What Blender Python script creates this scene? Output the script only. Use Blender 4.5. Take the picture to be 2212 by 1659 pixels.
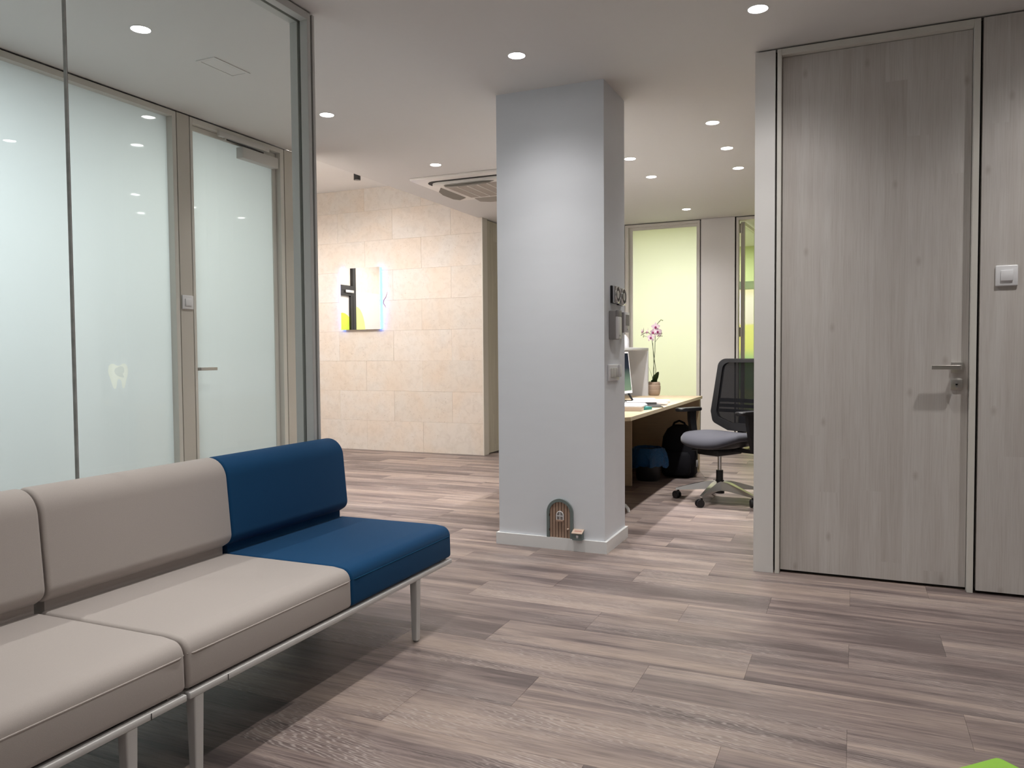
import bpy, bmesh, math, random
from mathutils import Vector, Matrix
from mathutils.geometry import tessellate_polygon
random.seed(7)
for o in list(bpy.data.objects):
    bpy.data.objects.remove(o)
S = bpy.context.scene
C = S.collection
PI = math.pi

# ------------------------------------------------------------------ camera
FOC, YAW, PIT, ROL = 1682.464, -0.4147815, -0.0379475, -0.0075164
fwd = Vector((math.sin(YAW) * math.cos(PIT), math.cos(YAW) * math.cos(PIT), math.sin(PIT)))
rt = Vector((math.cos(YAW), -math.sin(YAW), 0.0))
up = rt.cross(fwd)
rt2 = rt * math.cos(ROL) + up * math.sin(ROL)
up2 = up * math.cos(ROL) - rt * math.sin(ROL)
cam_d = bpy.data.cameras.new('camera')
cam = bpy.data.objects.new('camera', cam_d)
C.objects.link(cam)
m = Matrix((rt2, up2, -fwd)).transposed().to_4x4()
m.translation = Vector((0, 0, 1.12))
cam.matrix_world = m
cam_d.sensor_fit = 'HORIZONTAL'
cam_d.sensor_width = 36.0
cam_d.lens = 36.0 * FOC / 2212.0
cam_d.clip_start = 0.02
S.camera = cam

# ------------------------------------------------------------------ world, exposure
W = bpy.data.worlds.new('world')
S.world = W
W.use_nodes = True
W.node_tree.nodes['Background'].inputs[0].default_value = (0.5, 0.55, 0.6, 1)
W.node_tree.nodes['Background'].inputs[1].default_value = 0.05
S.cycles.sample_clamp_indirect = 40.0
S.view_settings.view_transform = 'Standard'
S.view_settings.look = 'None'
S.view_settings.gamma = 1.0
S.view_settings.use_curve_mapping = False
S.view_settings.exposure = -0.74
LAMP_MAIN = 92.0      # watts of one ceiling downlight
LAMP_COL = (1.0, 0.972, 0.94)
CEIL = 2.626

# ------------------------------------------------------------------ materials
MATS = {}
def newmat(name):
    mt = bpy.data.materials.new(name)
    mt.use_nodes = True
    nt = mt.node_tree
    for n in list(nt.nodes):
        nt.nodes.remove(n)
    out = nt.nodes.new('ShaderNodeOutputMaterial')
    MATS[name] = mt
    return mt, nt, out
def nd(nt, typ, **kw):
    n = nt.nodes.new(typ)
    for k, v in kw.items():
        if isinstance(k, str) and hasattr(n, k):
            setattr(n, k, v)
    return n
def lk(nt, a, b):
    nt.links.new(a, b)
def pbr(name, col, rough=0.5, metal=0.0, spec=0.5, noise=0.0, nscale=30.0, bump=0.0, bscale=200.0, stretch=(1, 1, 1), sheen=0.0):
    mt, nt, out = newmat(name)
    b = nd(nt, 'ShaderNodeBsdfPrincipled')
    b.inputs['Base Color'].default_value = (*col, 1)
    b.inputs['Roughness'].default_value = rough
    b.inputs['Metallic'].default_value = metal
    b.inputs['Specular IOR Level'].default_value = spec
    if sheen:
        b.inputs['Sheen Weight'].default_value = sheen
        b.inputs['Sheen Roughness'].default_value = 0.5
    tc = nd(nt, 'ShaderNodeTexCoord')
    mp = nd(nt, 'ShaderNodeMapping')
    mp.inputs['Scale'].default_value = stretch
    lk(nt, tc.outputs['Object'], mp.inputs[0])
    n = nd(nt, 'ShaderNodeTexNoise')
    n.inputs['Scale'].default_value = nscale
    n.inputs['Detail'].default_value = 4
    lk(nt, mp.outputs[0], n.inputs['Vector'])
    mx = nd(nt, 'ShaderNodeMix', data_type='RGBA')
    mx.inputs[6].default_value = (*[max(0, c * (1 - noise)) for c in col], 1)
    mx.inputs[7].default_value = (*[min(1, c * (1 + noise)) for c in col], 1)
    lk(nt, n.outputs['Fac'], mx.inputs[0])
    lk(nt, mx.outputs[2], b.inputs['Base Color'])
    if bump:
        n2 = nd(nt, 'ShaderNodeTexNoise')
        n2.inputs['Scale'].default_value = bscale
        lk(nt, mp.outputs[0], n2.inputs['Vector'])
        bp = nd(nt, 'ShaderNodeBump')
        bp.inputs['Strength'].default_value = bump
        bp.inputs['Distance'].default_value = 0.002
        lk(nt, n2.outputs['Fac'], bp.inputs['Height'])
        lk(nt, bp.outputs[0], b.inputs['Normal'])
    lk(nt, b.outputs[0], out.inputs[0])
    return mt
def emit(name, col, strength):
    mt, nt, out = newmat(name)
    e = nd(nt, 'ShaderNodeEmission')
    e.inputs[0].default_value = (*col, 1)
    e.inputs[1].default_value = strength
    lk(nt, e.outputs[0], out.inputs[0])
    return mt

pbr('wall_paint', (0.745, 0.77, 0.815), 0.6, noise=0.02, nscale=6, bump=0.12, bscale=9, stretch=(1, 1, 3))
pbr('ceiling_paint', (0.74, 0.725, 0.71), 0.7, noise=0.01)
pbr('white_paint', (0.80, 0.79, 0.78), 0.5, noise=0.01)
pbr('panel_white', (0.76, 0.745, 0.73), 0.4, noise=0.01)
pbr('panel_cream', (0.60, 0.565, 0.51), 0.4, noise=0.01)
pbr('frame_alu', (0.70, 0.68, 0.63), 0.35, noise=0.02)
pbr('frame_alu_grey', (0.60, 0.60, 0.58), 0.4, noise=0.02)
pbr('gap_dark', (0.035, 0.032, 0.03), 0.8)
pbr('joint_grey', (0.16, 0.16, 0.155), 0.5, noise=0.5, nscale=4, stretch=(1, 1, 8))
pbr('joint_pale', (0.42, 0.42, 0.41), 0.5, noise=0.6, nscale=3, stretch=(1, 1, 6))
pbr('baseboard_white', (0.80, 0.80, 0.80), 0.35)
pbr('plastic_white', (0.78, 0.78, 0.80), 0.3)
pbr('plastic_grey', (0.30, 0.29, 0.29), 0.4)
pbr('plastic_lightgrey', (0.62, 0.61, 0.59), 0.4)
pbr('plastic_black', (0.012, 0.012, 0.014), 0.45)
pbr('steel', (0.60, 0.58, 0.55), 0.36, metal=1.0, noise=0.05, stretch=(1, 1, 20))
pbr('chrome', (0.75, 0.75, 0.76), 0.12, metal=1.0)
pbr('alu_polished', (0.72, 0.71, 0.69), 0.22, metal=1.0)
pbr('metal_white', (0.62, 0.61, 0.60), 0.4)
pbr('metal_black', (0.012, 0.012, 0.012), 0.5)
pbr('screen_dark', (0.02, 0.022, 0.025), 0.15)
pbr('desk_wood', (0.52, 0.41, 0.27), 0.45, noise=0.12, nscale=8, stretch=(1, 14, 14))
pbr('desk_edge', (0.60, 0.50, 0.36), 0.45, noise=0.05)
pbr('counter_white', (0.66, 0.67, 0.70), 0.35)
pbr('paper', (0.80, 0.80, 0.83), 0.7)
pbr('book_black', (0.02, 0.02, 0.022), 0.6)
pbr('teal', (0.05, 0.30, 0.30), 0.5)
pbr('box_beige', (0.66, 0.58, 0.52), 0.6)
pbr('red', (0.55, 0.02, 0.03), 0.4)
pbr('green_leather', (0.22, 0.44, 0.045), 0.55, noise=0.05, bump=0.1)
pbr('fabric_taupe', (0.44, 0.395, 0.37), 0.9, spec=0.15, noise=0.07, nscale=420, bump=0.12, bscale=700, sheen=0.25)
pbr('fabric_taupe_seam', (0.52, 0.47, 0.44), 0.9, spec=0.1)
pbr('fabric_blue', (0.006, 0.056, 0.145), 0.85, spec=0.15, noise=0.12, nscale=420, bump=0.12, bscale=700, sheen=0.06)
pbr('fabric_blue_seam', (0.012, 0.075, 0.16), 0.85, spec=0.1)
pbr('fabric_grey', (0.06, 0.06, 0.075), 0.9, spec=0.2, noise=0.1, nscale=300, sheen=0.2)
pbr('fabric_black', (0.010, 0.010, 0.012), 0.9, spec=0.2)
pbr('bag_dark', (0.006, 0.006, 0.009), 0.8, spec=0.2, noise=0.2)
pbr('fairy_green', (0.15, 0.185, 0.18), 0.6, noise=0.1)
pbr('fairy_wood', (0.37, 0.25, 0.185), 0.6, noise=0.15, nscale=60, stretch=(1, 1, 0.1))
pbr('fairy_gap', (0.05, 0.022, 0.010), 0.8)
pbr('lid_wood', (0.60, 0.46, 0.37), 0.6, noise=0.1)
pbr('lid_print', (0.42, 0.16, 0.12), 0.6)
pbr('leaf_green', (0.035, 0.075, 0.018), 0.4, noise=0.2)
pbr('stem_green', (0.06, 0.08, 0.035), 0.5)
pbr('petal_pink', (0.78, 0.62, 0.70), 0.6, noise=0.05)
pbr('petal_heart', (0.28, 0.02, 0.12), 0.6)
pbr('bud_green', (0.28, 0.32, 0.15), 0.6)
pbr('soil', (0.05, 0.035, 0.02), 0.9)
pbr('pot_beige', (0.50, 0.39, 0.31), 0.7, noise=0.08)
pbr('pot_dimple', (0.20, 0.13, 0.09), 0.8)
pbr('cooler_panel', (0.78, 0.75, 0.71), 0.4)
pbr('cooler_flap', (0.36, 0.33, 0.29), 0.45)
pbr('cooler_grille', (0.40, 0.35, 0.31), 0.6, noise=0.15, nscale=90)
pbr('lime_wall', (0.70, 0.78, 0.42), 0.7)
pbr('room_white', (0.8, 0.8, 0.8), 0.7)
pbr('lime_decal', (0.52, 0.70, 0.06), 0.5)
pbr('lime_decal_pale', (0.66, 0.74, 0.25), 0.5)
pbr('green_frame', (0.10, 0.15, 0.085), 0.5)
pbr('stone_vein', (0.30, 0.10, 0.09), 0.6)
pbr('mirror', (0.92, 0.93, 0.93), 0.0, metal=1.0)
emit('lamp_glow', (1.0, 0.98, 0.95), 60.0)
emit('fill_glow', (0.9, 0.96, 1.0), 5.0)  # glow of the panels added behind the frosted glass
emit('led_blue', (0.07, 0.24, 1.0), 17.0)

def wood_vertical(name, c1, c2, c3):
    """pale grey-washed laminate, grain and staves running along Z"""
    mt, nt, out = newmat(name)
    b = nd(nt, 'ShaderNodeBsdfPrincipled')
    b.inputs['Roughness'].default_value = 0.45
    b.inputs['Specular IOR Level'].default_value = 0.35
    g = nd(nt, 'ShaderNodeNewGeometry')
    sep = nd(nt, 'ShaderNodeSeparateXYZ')
    lk(nt, g.outputs['Position'], sep.inputs[0])
    add = nd(nt, 'ShaderNodeMath', operation='ADD')
    lk(nt, sep.outputs[0], add.inputs[0]); lk(nt, sep.outputs[1], add.inputs[1])
    # staves: random value per 0.14 m wide, 1.3 m long strip
    def strip(width, length, seed):
        d = nd(nt, 'ShaderNodeMath', operation='DIVIDE'); d.inputs[1].default_value = width
        lk(nt, add.outputs[0], d.inputs[0])
        f = nd(nt, 'ShaderNodeMath', operation='FLOOR'); lk(nt, d.outputs[0], f.inputs[0])
        wn = nd(nt, 'ShaderNodeTexWhiteNoise', noise_dimensions='1D')
        a2 = nd(nt, 'ShaderNodeMath', operation='ADD'); a2.inputs[1].default_value = seed
        lk(nt, f.outputs[0], a2.inputs[0]); lk(nt, a2.outputs[0], wn.inputs['W'])
        z = nd(nt, 'ShaderNodeMath', operation='DIVIDE'); z.inputs[1].default_value = length
        lk(nt, sep.outputs[2], z.inputs[0])
        z2 = nd(nt, 'ShaderNodeMath', operation='MULTIPLY_ADD'); z2.inputs[1].default_value = 5.0
        lk(nt, wn.outputs['Value'], z2.inputs[0]); lk(nt, z.outputs[0], z2.inputs[2])
        zf = nd(nt, 'ShaderNodeMath', operation='FLOOR'); lk(nt, z2.outputs[0], zf.inputs[0])
        cb = nd(nt, 'ShaderNodeCombineXYZ')
        lk(nt, a2.outputs[0], cb.inputs[0]); lk(nt, zf.outputs[0], cb.inputs[1])
        w2 = nd(nt, 'ShaderNodeTexWhiteNoise', noise_dimensions='2D')
        lk(nt, cb.outputs[0], w2.inputs['Vector'])
        return w2.outputs['Value']
    st = strip(0.093, 2.3, 3.0)
    cmb = nd(nt, 'ShaderNodeCombineXYZ')
    lk(nt, add.outputs[0], cmb.inputs[0]); lk(nt, sep.outputs[2], cmb.inputs[2])
    ofs = nd(nt, 'ShaderNodeMath', operation='MULTIPLY'); ofs.inputs[1].default_value = 9.0
    lk(nt, st, ofs.inputs[0]); lk(nt, ofs.outputs[0], cmb.inputs[1])
    mp = nd(nt, 'ShaderNodeMapping'); mp.inputs['Scale'].default_value = (22, 1, 1.1)
    lk(nt, cmb.outputs[0], mp.inputs[0])
    n1 = nd(nt, 'ShaderNodeTexNoise'); n1.inputs['Scale'].default_value = 1.0; n1.inputs['Detail'].default_value = 5
    n1.inputs['Distortion'].default_value = 0.6
    lk(nt, mp.outputs[0], n1.inputs['Vector'])
    mp2 = nd(nt, 'ShaderNodeMapping'); mp2.inputs['Scale'].default_value = (260, 1, 6)
    lk(nt, cmb.outputs[0], mp2.inputs[0])
    n2 = nd(nt, 'ShaderNodeTexNoise'); n2.inputs['Scale'].default_value = 1.0; n2.inputs['Detail'].default_value = 3
    lk(nt, mp2.outputs[0], n2.inputs['Vector'])
    mx = nd(nt, 'ShaderNodeMix', data_type='RGBA')
    mx.inputs[6].default_value = (*c1, 1); mx.inputs[7].default_value = (*c2, 1)
    r1 = nd(nt, 'ShaderNodeValToRGB')
    r1.color_ramp.elements[0].position = 0.3; r1.color_ramp.elements[1].position = 0.72
    lk(nt, n1.outputs['Fac'], r1.inputs[0]); lk(nt, r1.outputs[0], mx.inputs[0])
    # stave tone
    m2 = nd(nt, 'ShaderNodeMix', data_type='RGBA', blend_type='MULTIPLY')
    m2.inputs[0].default_value = 1.0
    r2 = nd(nt, 'ShaderNodeValToRGB')
    r2.color_ramp.elements[0].color = (0.95, 0.94, 0.93, 1); r2.color_ramp.elements[1].color = (1.03, 1.03, 1.03, 1)
    lk(nt, st, r2.inputs[0])
    lk(nt, mx.outputs[2], m2.inputs[6]); lk(nt, r2.outputs[0], m2.inputs[7])
    # fine pores
    m3 = nd(nt, 'ShaderNodeMix', data_type='RGBA', blend_type='MULTIPLY')
    m3.inputs[0].default_value = 1.0
    r3 = nd(nt, 'ShaderNodeValToRGB')
    r3.color_ramp.elements[0].position = 0.3; r3.color_ramp.elements[0].color = (0.9, 0.89, 0.88, 1)
    r3.color_ramp.elements[1].position = 0.55; r3.color_ramp.elements[1].color = (1, 1, 1, 1)
    lk(nt, n2.outputs['Fac'], r3.inputs[0])
    lk(nt, m2.outputs[2], m3.inputs[6]); lk(nt, r3.outputs[0], m3.inputs[7])
    # knots
    cm2 = nd(nt, 'ShaderNodeCombineXYZ')
    lk(nt, add.outputs[0], cm2.inputs[0]); lk(nt, sep.outputs[2], cm2.inputs[1])
    mp3 = nd(nt, 'ShaderNodeMapping'); mp3.inputs['Scale'].default_value = (3.6, 1.9, 1)
    lk(nt, cm2.outputs[0], mp3.inputs[0])
    vo = nd(nt, 'ShaderNodeTexVoronoi', voronoi_dimensions='2D'); vo.inputs['Scale'].default_value = 1.0
    lk(nt, mp3.outputs[0], vo.inputs['Vector'])
    r4 = nd(nt, 'ShaderNodeValToRGB')
    r4.color_ramp.elements[0].position = 0.006; r4.color_ramp.elements[0].color = (1, 1, 1, 1)
    r4.color_ramp.elements[1].position = 0.055; r4.color_ramp.elements[1].color = (0, 0, 0, 1)
    lk(nt, vo.outputs['Distance'], r4.inputs[0])
    m4 = nd(nt, 'ShaderNodeMix', data_type='RGBA')
    m4.inputs[7].default_value = (*c3, 1)
    k = nd(nt, 'ShaderNodeMath', operation='MULTIPLY'); k.inputs[1].default_value = 0.55
    lk(nt, r4.outputs[0], k.inputs[0]); lk(nt, k.outputs[0], m4.inputs[0])
    lk(nt, m3.outputs[2], m4.inputs[6])
    lk(nt, m4.outputs[2], b.inputs['Base Color'])
    lk(nt, b.outputs[0], out.inputs[0])
    return mt
wood_vertical('wood_door', (0.565, 0.53, 0.505), (0.63, 0.605, 0.585), (0.36, 0.315, 0.285))
wood_vertical('wood_olive', (0.46, 0.43, 0.35), (0.56, 0.53, 0.44), (0.32, 0.29, 0.23))

def plank_mat(name, use_attr):
    mt, nt, out = newmat(name)
    b = nd(nt, 'ShaderNodeBsdfPrincipled')
    b.inputs['Specular IOR Level'].default_value = 0.4
    g = nd(nt, 'ShaderNodeNewGeometry')
    if use_attr:
        at = nd(nt, 'ShaderNodeAttribute', attribute_name='rnd')
        rnd = at.outputs['Fac']
    else:
        oi = nd(nt, 'ShaderNodeObjectInfo')
        rnd = oi.outputs['Random']
    sc = nd(nt, 'ShaderNodeMath', operation='MULTIPLY'); sc.inputs[1].default_value = 37.0
    lk(nt, rnd, sc.inputs[0])
    cb = nd(nt, 'ShaderNodeCombineXYZ')
    lk(nt, sc.outputs[0], cb.inputs[0]); lk(nt, sc.outputs[0], cb.inputs[2])
    va = nd(nt, 'ShaderNodeVectorMath', operation='ADD')
    lk(nt, g.outputs['Position'], va.inputs[0]); lk(nt, cb.outputs[0], va.inputs[1])
    def noise(scale, detail, dist, s=1.0):
        mp = nd(nt, 'ShaderNodeMapping'); mp.inputs['Scale'].default_value = scale
        lk(nt, va.outputs[0], mp.inputs[0])
        n = nd(nt, 'ShaderNodeTexNoise'); n.inputs['Scale'].default_value = s
        n.inputs['Detail'].default_value = detail; n.inputs['Distortion'].default_value = dist
        lk(nt, mp.outputs[0], n.inputs['Vector'])
        return n.outputs['Fac']
    broad = noise((0.7, 9.0, 1), 4, 0.5)
    mid = noise((1.7, 46.0, 1), 5, 1.0)
    fine = noise((10.0, 280.0, 1), 3, 0.0)
    blot = noise((1.6, 3.2, 1), 2, 0.0)
    ramp = nd(nt, 'ShaderNodeValToRGB')
    e = ramp.color_ramp.elements
    e[0].position = 0.36; e[0].color = (0.125, 0.096, 0.092, 1)
    e[1].position = 0.66; e[1].color = (0.350, 0.274, 0.236, 1)
    e2 = e.new(0.46); e2.color = (0.205, 0.159, 0.149, 1)
    e3 = e.new(0.56); e3.color = (0.270, 0.212, 0.190, 1)
    # broad streak + per-plank tone
    t = nd(nt, 'ShaderNodeMath', operation='MULTIPLY_ADD'); t.inputs[1].default_value = 0.13; t.inputs[2].default_value = -0.065
    lk(nt, rnd, t.inputs[0])
    a1 = nd(nt, 'ShaderNodeMath', operation='ADD')
    lk(nt, broad, a1.inputs[0]); lk(nt, t.outputs[0], a1.inputs[1])
    mm = nd(nt, 'ShaderNodeMath', operation='MULTIPLY_ADD'); mm.inputs[1].default_value = 0.46; mm.inputs[2].default_value = -0.23
    lk(nt, mid, mm.inputs[0])
    a2 = nd(nt, 'ShaderNodeMath', operation='ADD')
    lk(nt, a1.outputs[0], a2.inputs[0]); lk(nt, mm.outputs[0], a2.inputs[1])
    lk(nt, a2.outputs[0], ramp.inputs[0])
    # fine dark pores
    r3 = nd(nt, 'ShaderNodeValToRGB')
    r3.color_ramp.elements[0].position = 0.28; r3.color_ramp.elements[0].color = (0.66, 0.65, 0.64, 1)
    r3.color_ramp.elements[1].position = 0.58; r3.color_ramp.elements[1].color = (1.04, 1.04, 1.04, 1)
    lk(nt, fine, r3.inputs[0])
    m3 = nd(nt, 'ShaderNodeMix', data_type='RGBA', blend_type='MULTIPLY'); m3.inputs[0].default_value = 1.0
    lk(nt, ramp.outputs[0], m3.inputs[6]); lk(nt, r3.outputs[0], m3.inputs[7])
    # cathedral figure: pale wavy limed lines in patches
    mpw = nd(nt, 'ShaderNodeMapping'); mpw.inputs['Scale'].default_value = (0.9, 8.0, 1)
    lk(nt, va.outputs[0], mpw.inputs[0])
    wv = nd(nt, 'ShaderNodeTexWave', wave_type='RINGS', rings_direction='Z')
    wv.inputs['Scale'].default_value = 8.0; wv.inputs['Distortion'].default_value = 11.0
    wv.inputs['Detail'].default_value = 2.0; wv.inputs['Detail Scale'].default_value = 1.0
    lk(nt, mpw.outputs[0], wv.inputs['Vector'])
    rw = nd(nt, 'ShaderNodeValToRGB')
    rw.color_ramp.elements[0].position = 0.62; rw.color_ramp.elements[0].color = (0, 0, 0, 1)
    rw.color_ramp.elements[1].position = 0.98; rw.color_ramp.elements[1].color = (1, 1, 1, 1)
    lk(nt, wv.outputs['Fac'], rw.inputs[0])
    rb = nd(nt, 'ShaderNodeValToRGB')
    rb.color_ramp.elements[0].position = 0.46; rb.color_ramp.elements[0].color = (0, 0, 0, 1)
    rb.color_ramp.elements[1].position = 0.64; rb.color_ramp.elements[1].color = (1, 1, 1, 1)
    lk(nt, blot, rb.inputs[0])
    pm = nd(nt, 'ShaderNodeMath', operation='MULTIPLY')
    lk(nt, rw.outputs[0], pm.inputs[0]); lk(nt, rb.outputs[0], pm.inputs[1])
    pk = nd(nt, 'ShaderNodeMath', operation='MULTIPLY'); pk.inputs[1].default_value = 0.58
    lk(nt, pm.outputs[0], pk.inputs[0])
    m4 = nd(nt, 'ShaderNodeMix', data_type='RGBA')
    m4.inputs[7].default_value = (0.46, 0.40, 0.37, 1)
    lk(nt, pk.outputs[0], m4.inputs[0]); lk(nt, m3.outputs[2], m4.inputs[6])
    lk(nt, m4.outputs[2], b.inputs['Base Color'])
    rr = nd(nt, 'ShaderNodeMath', operation='MULTIPLY_ADD'); rr.inputs[1].default_value = 0.2; rr.inputs[2].default_value = 0.34
    lk(nt, mid, rr.inputs[0]); lk(nt, rr.outputs[0], b.inputs['Roughness'])
    bp = nd(nt, 'ShaderNodeBump'); bp.inputs['Strength'].default_value = 0.15; bp.inputs['Distance'].default_value = 0.001
    lk(nt, fine, bp.inputs['Height']); lk(nt, bp.outputs[0], b.inputs['Normal'])
    lk(nt, b.outputs[0], out.inputs[0])
    return mt
plank_mat('plank', False)
plank_mat('plank_attr', True)

def stone_mat():
    mt, nt, out = newmat('stone')
    b = nd(nt, 'ShaderNodeBsdfPrincipled')
    b.inputs['Roughness'].default_value = 0.65
    b.inputs['Specular IOR Level'].default_value = 0.3
    g = nd(nt, 'ShaderNodeNewGeometry')
    oi = nd(nt, 'ShaderNodeObjectInfo')
    sc = nd(nt, 'ShaderNodeMath', operation='MULTIPLY'); sc.inputs[1].default_value = 23.0
    lk(nt, oi.outputs['Random'], sc.inputs[0])
    va = nd(nt, 'ShaderNodeVectorMath', operation='ADD')
    lk(nt, g.outputs['Position'], va.inputs[0]); lk(nt, sc.outputs[0], va.inputs[1])
    def noise(s, d, dist=0.0):
        n = nd(nt, 'ShaderNodeTexNoise'); n.inputs['Scale'].default_value = s
        n.inputs['Detail'].default_value = d; n.inputs['Distortion'].default_value = dist
        lk(nt, va.outputs[0], n.inputs['Vector']); return n.outputs['Fac']
    n1 = noise(2.6, 5, 0.4); n2 = noise(16, 6, 0.8); n3 = noise(55, 4)
    ramp = nd(nt, 'ShaderNodeValToRGB'); e = ramp.color_ramp.elements
    e[0].position = 0.36; e[0].color = (0.64, 0.60, 0.55, 1)
    e[1].position = 0.72; e[1].color = (0.65, 0.565, 0.48, 1)
    lk(nt, n1, ramp.inputs[0])
    tone = nd(nt, 'ShaderNodeValToRGB')
    tone.color_ramp.elements[0].color = (0.97, 0.96, 0.95, 1); tone.color_ramp.elements[1].color = (1.02, 1.02, 1.03, 1)
    lk(nt, oi.outputs['Random'], tone.inputs[0])
    m1 = nd(nt, 'ShaderNodeMix', data_type='RGBA', blend_type='MULTIPLY'); m1.inputs[0].default_value = 1
    lk(nt, ramp.outputs[0], m1.inputs[6]); lk(nt, tone.outputs[0], m1.inputs[7])
    r2 = nd(nt, 'ShaderNodeValToRGB')
    r2.color_ramp.elements[0].position = 0.25; r2.color_ramp.elements[0].color = (0.92, 0.91, 0.90, 1)
    r2.color_ramp.elements[1].position = 0.55; r2.color_ramp.elements[1].color = (1.02, 1.02, 1.02, 1)
    lk(nt, n2, r2.inputs[0])
    m2 = nd(nt, 'ShaderNodeMix', data_type='RGBA', blend_type='MULTIPLY'); m2.inputs[0].default_value = 1
    lk(nt, m1.outputs[2], m2.inputs[6]); lk(nt, r2.outputs[0], m2.inputs[7])
    r3 = nd(nt, 'ShaderNodeValToRGB')
    r3.color_ramp.elements[0].position = 0.27; r3.color_ramp.elements[0].color = (0.80, 0.77, 0.74, 1)
    r3.color_ramp.elements[1].position = 0.36; r3.color_ramp.elements[1].color = (1, 1, 1, 1)
    lk(nt, n3, r3.inputs[0])
    m3 = nd(nt, 'ShaderNodeMix', data_type='RGBA', blend_type='MULTIPLY'); m3.inputs[0].default_value = 1
    lk(nt, m2.outputs[2], m3.inputs[6]); lk(nt, r3.outputs[0], m3.inputs[7])
    lk(nt, m3.outputs[2], b.inputs['Base Color'])
    bp = nd(nt, 'ShaderNodeBump'); bp.inputs['Strength'].default_value = 0.25; bp.inputs['Distance'].default_value = 0.003
    lk(nt, n3, bp.inputs['Height']); lk(nt, bp.outputs[0], b.inputs['Normal'])
    lk(nt, b.outputs[0], out.inputs[0])
stone_mat()

def glass_mat(name, tint, ior=1.45):
    """thin architectural glass: straight transmission with a Fresnel reflection"""
    mt, nt, out = newmat(name)
    tr = nd(nt, 'ShaderNodeBsdfTransparent'); tr.inputs[0].default_value = (*tint, 1)
    gl = nd(nt, 'ShaderNodeBsdfGlossy'); gl.inputs['Roughness'].default_value = 0.0
    fr = nd(nt, 'ShaderNodeFresnel'); fr.inputs['IOR'].default_value = ior
    g = nd(nt, 'ShaderNodeNewGeometry')
    f1 = nd(nt, 'ShaderNodeMath', operation='SUBTRACT'); f1.inputs[0].default_value = 1.0
    lk(nt, g.outputs['Backfacing'], f1.inputs[1])
    f2 = nd(nt, 'ShaderNodeMath', operation='MULTIPLY')
    lk(nt, fr.outputs[0], f2.inputs[0]); lk(nt, f1.outputs[0], f2.inputs[1])
    mx = nd(nt, 'ShaderNodeMixShader')
    lk(nt, f2.outputs[0], mx.inputs[0]); lk(nt, tr.outputs[0], mx.inputs[1]); lk(nt, gl.outputs[0], mx.inputs[2])
    lk(nt, mx.outputs[0], out.inputs[0])
    return mt
glass_mat('glass_clear', (0.966, 0.980, 0.970))
glass_mat('glass_leaf', (0.93, 0.98, 0.92))

def film_mat(name, trans, diff, k=0.35, rough=0.03):
    """white frosting film on glass: lets light through diffusely, smooth surface"""
    mt, nt, out = newmat(name)
    tl = nd(nt, 'ShaderNodeBsdfTranslucent'); tl.inputs[0].default_value = (*trans, 1)
    df = nd(nt, 'ShaderNodeBsdfDiffuse'); df.inputs[0].default_value = (*diff, 1)
    mx = nd(nt, 'ShaderNodeMixShader'); mx.inputs[0].default_value = k
    lk(nt, tl.outputs[0], mx.inputs[1]); lk(nt, df.outputs[0], mx.inputs[2])
    gl = nd(nt, 'ShaderNodeBsdfGlossy'); gl.inputs['Roughness'].default_value = rough
    fr = nd(nt, 'ShaderNodeFresnel'); fr.inputs['IOR'].default_value = 1.5
    m2 = nd(nt, 'ShaderNodeMixShader')
    lk(nt, fr.outputs[0], m2.inputs[0]); lk(nt, mx.outputs[0], m2.inputs[1]); lk(nt, gl.outputs[0], m2.inputs[2])
    lk(nt, m2.outputs[0], out.inputs[0])
    return mt
film_mat('frost', (0.80, 0.825, 0.82), (0.60, 0.63, 0.615))
film_mat('frost_lime', (0.96, 0.965, 0.84), (0.74, 0.75, 0.62))
film_mat('frost_swirl', (0.88, 0.90, 0.84), (0.70, 0.72, 0.65), 0.32)
film_mat('frost_tooth', (1.0, 1.0, 0.90), (0.92, 0.93, 0.80), 0.28)

def mesh_fabric():
    mt, nt, out = newmat('chair_mesh')
    tr = nd(nt, 'ShaderNodeBsdfTransparent')
    df = nd(nt, 'ShaderNodeBsdfDiffuse'); df.inputs[0].default_value = (0.016, 0.016, 0.018, 1)
    tc = nd(nt, 'ShaderNodeTexCoord')
    ck = nd(nt, 'ShaderNodeTexChecker'); ck.inputs['Scale'].default_value = 500
    lk(nt, tc.outputs['Object'], ck.inputs[0])
    mm = nd(nt, 'ShaderNodeMath', operation='MULTIPLY_ADD'); mm.inputs[1].default_value = 0.05; mm.inputs[2].default_value = 0.92
    lk(nt, ck.outputs['Fac'], mm.inputs[0])
    mx = nd(nt, 'ShaderNodeMixShader')
    lk(nt, mm.outputs[0], mx.inputs[0]); lk(nt, tr.outputs[0], mx.inputs[1]); lk(nt, df.outputs[0], mx.inputs[2])
    lk(nt, mx.outputs[0], out.inputs[0])
mesh_fabric()
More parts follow.
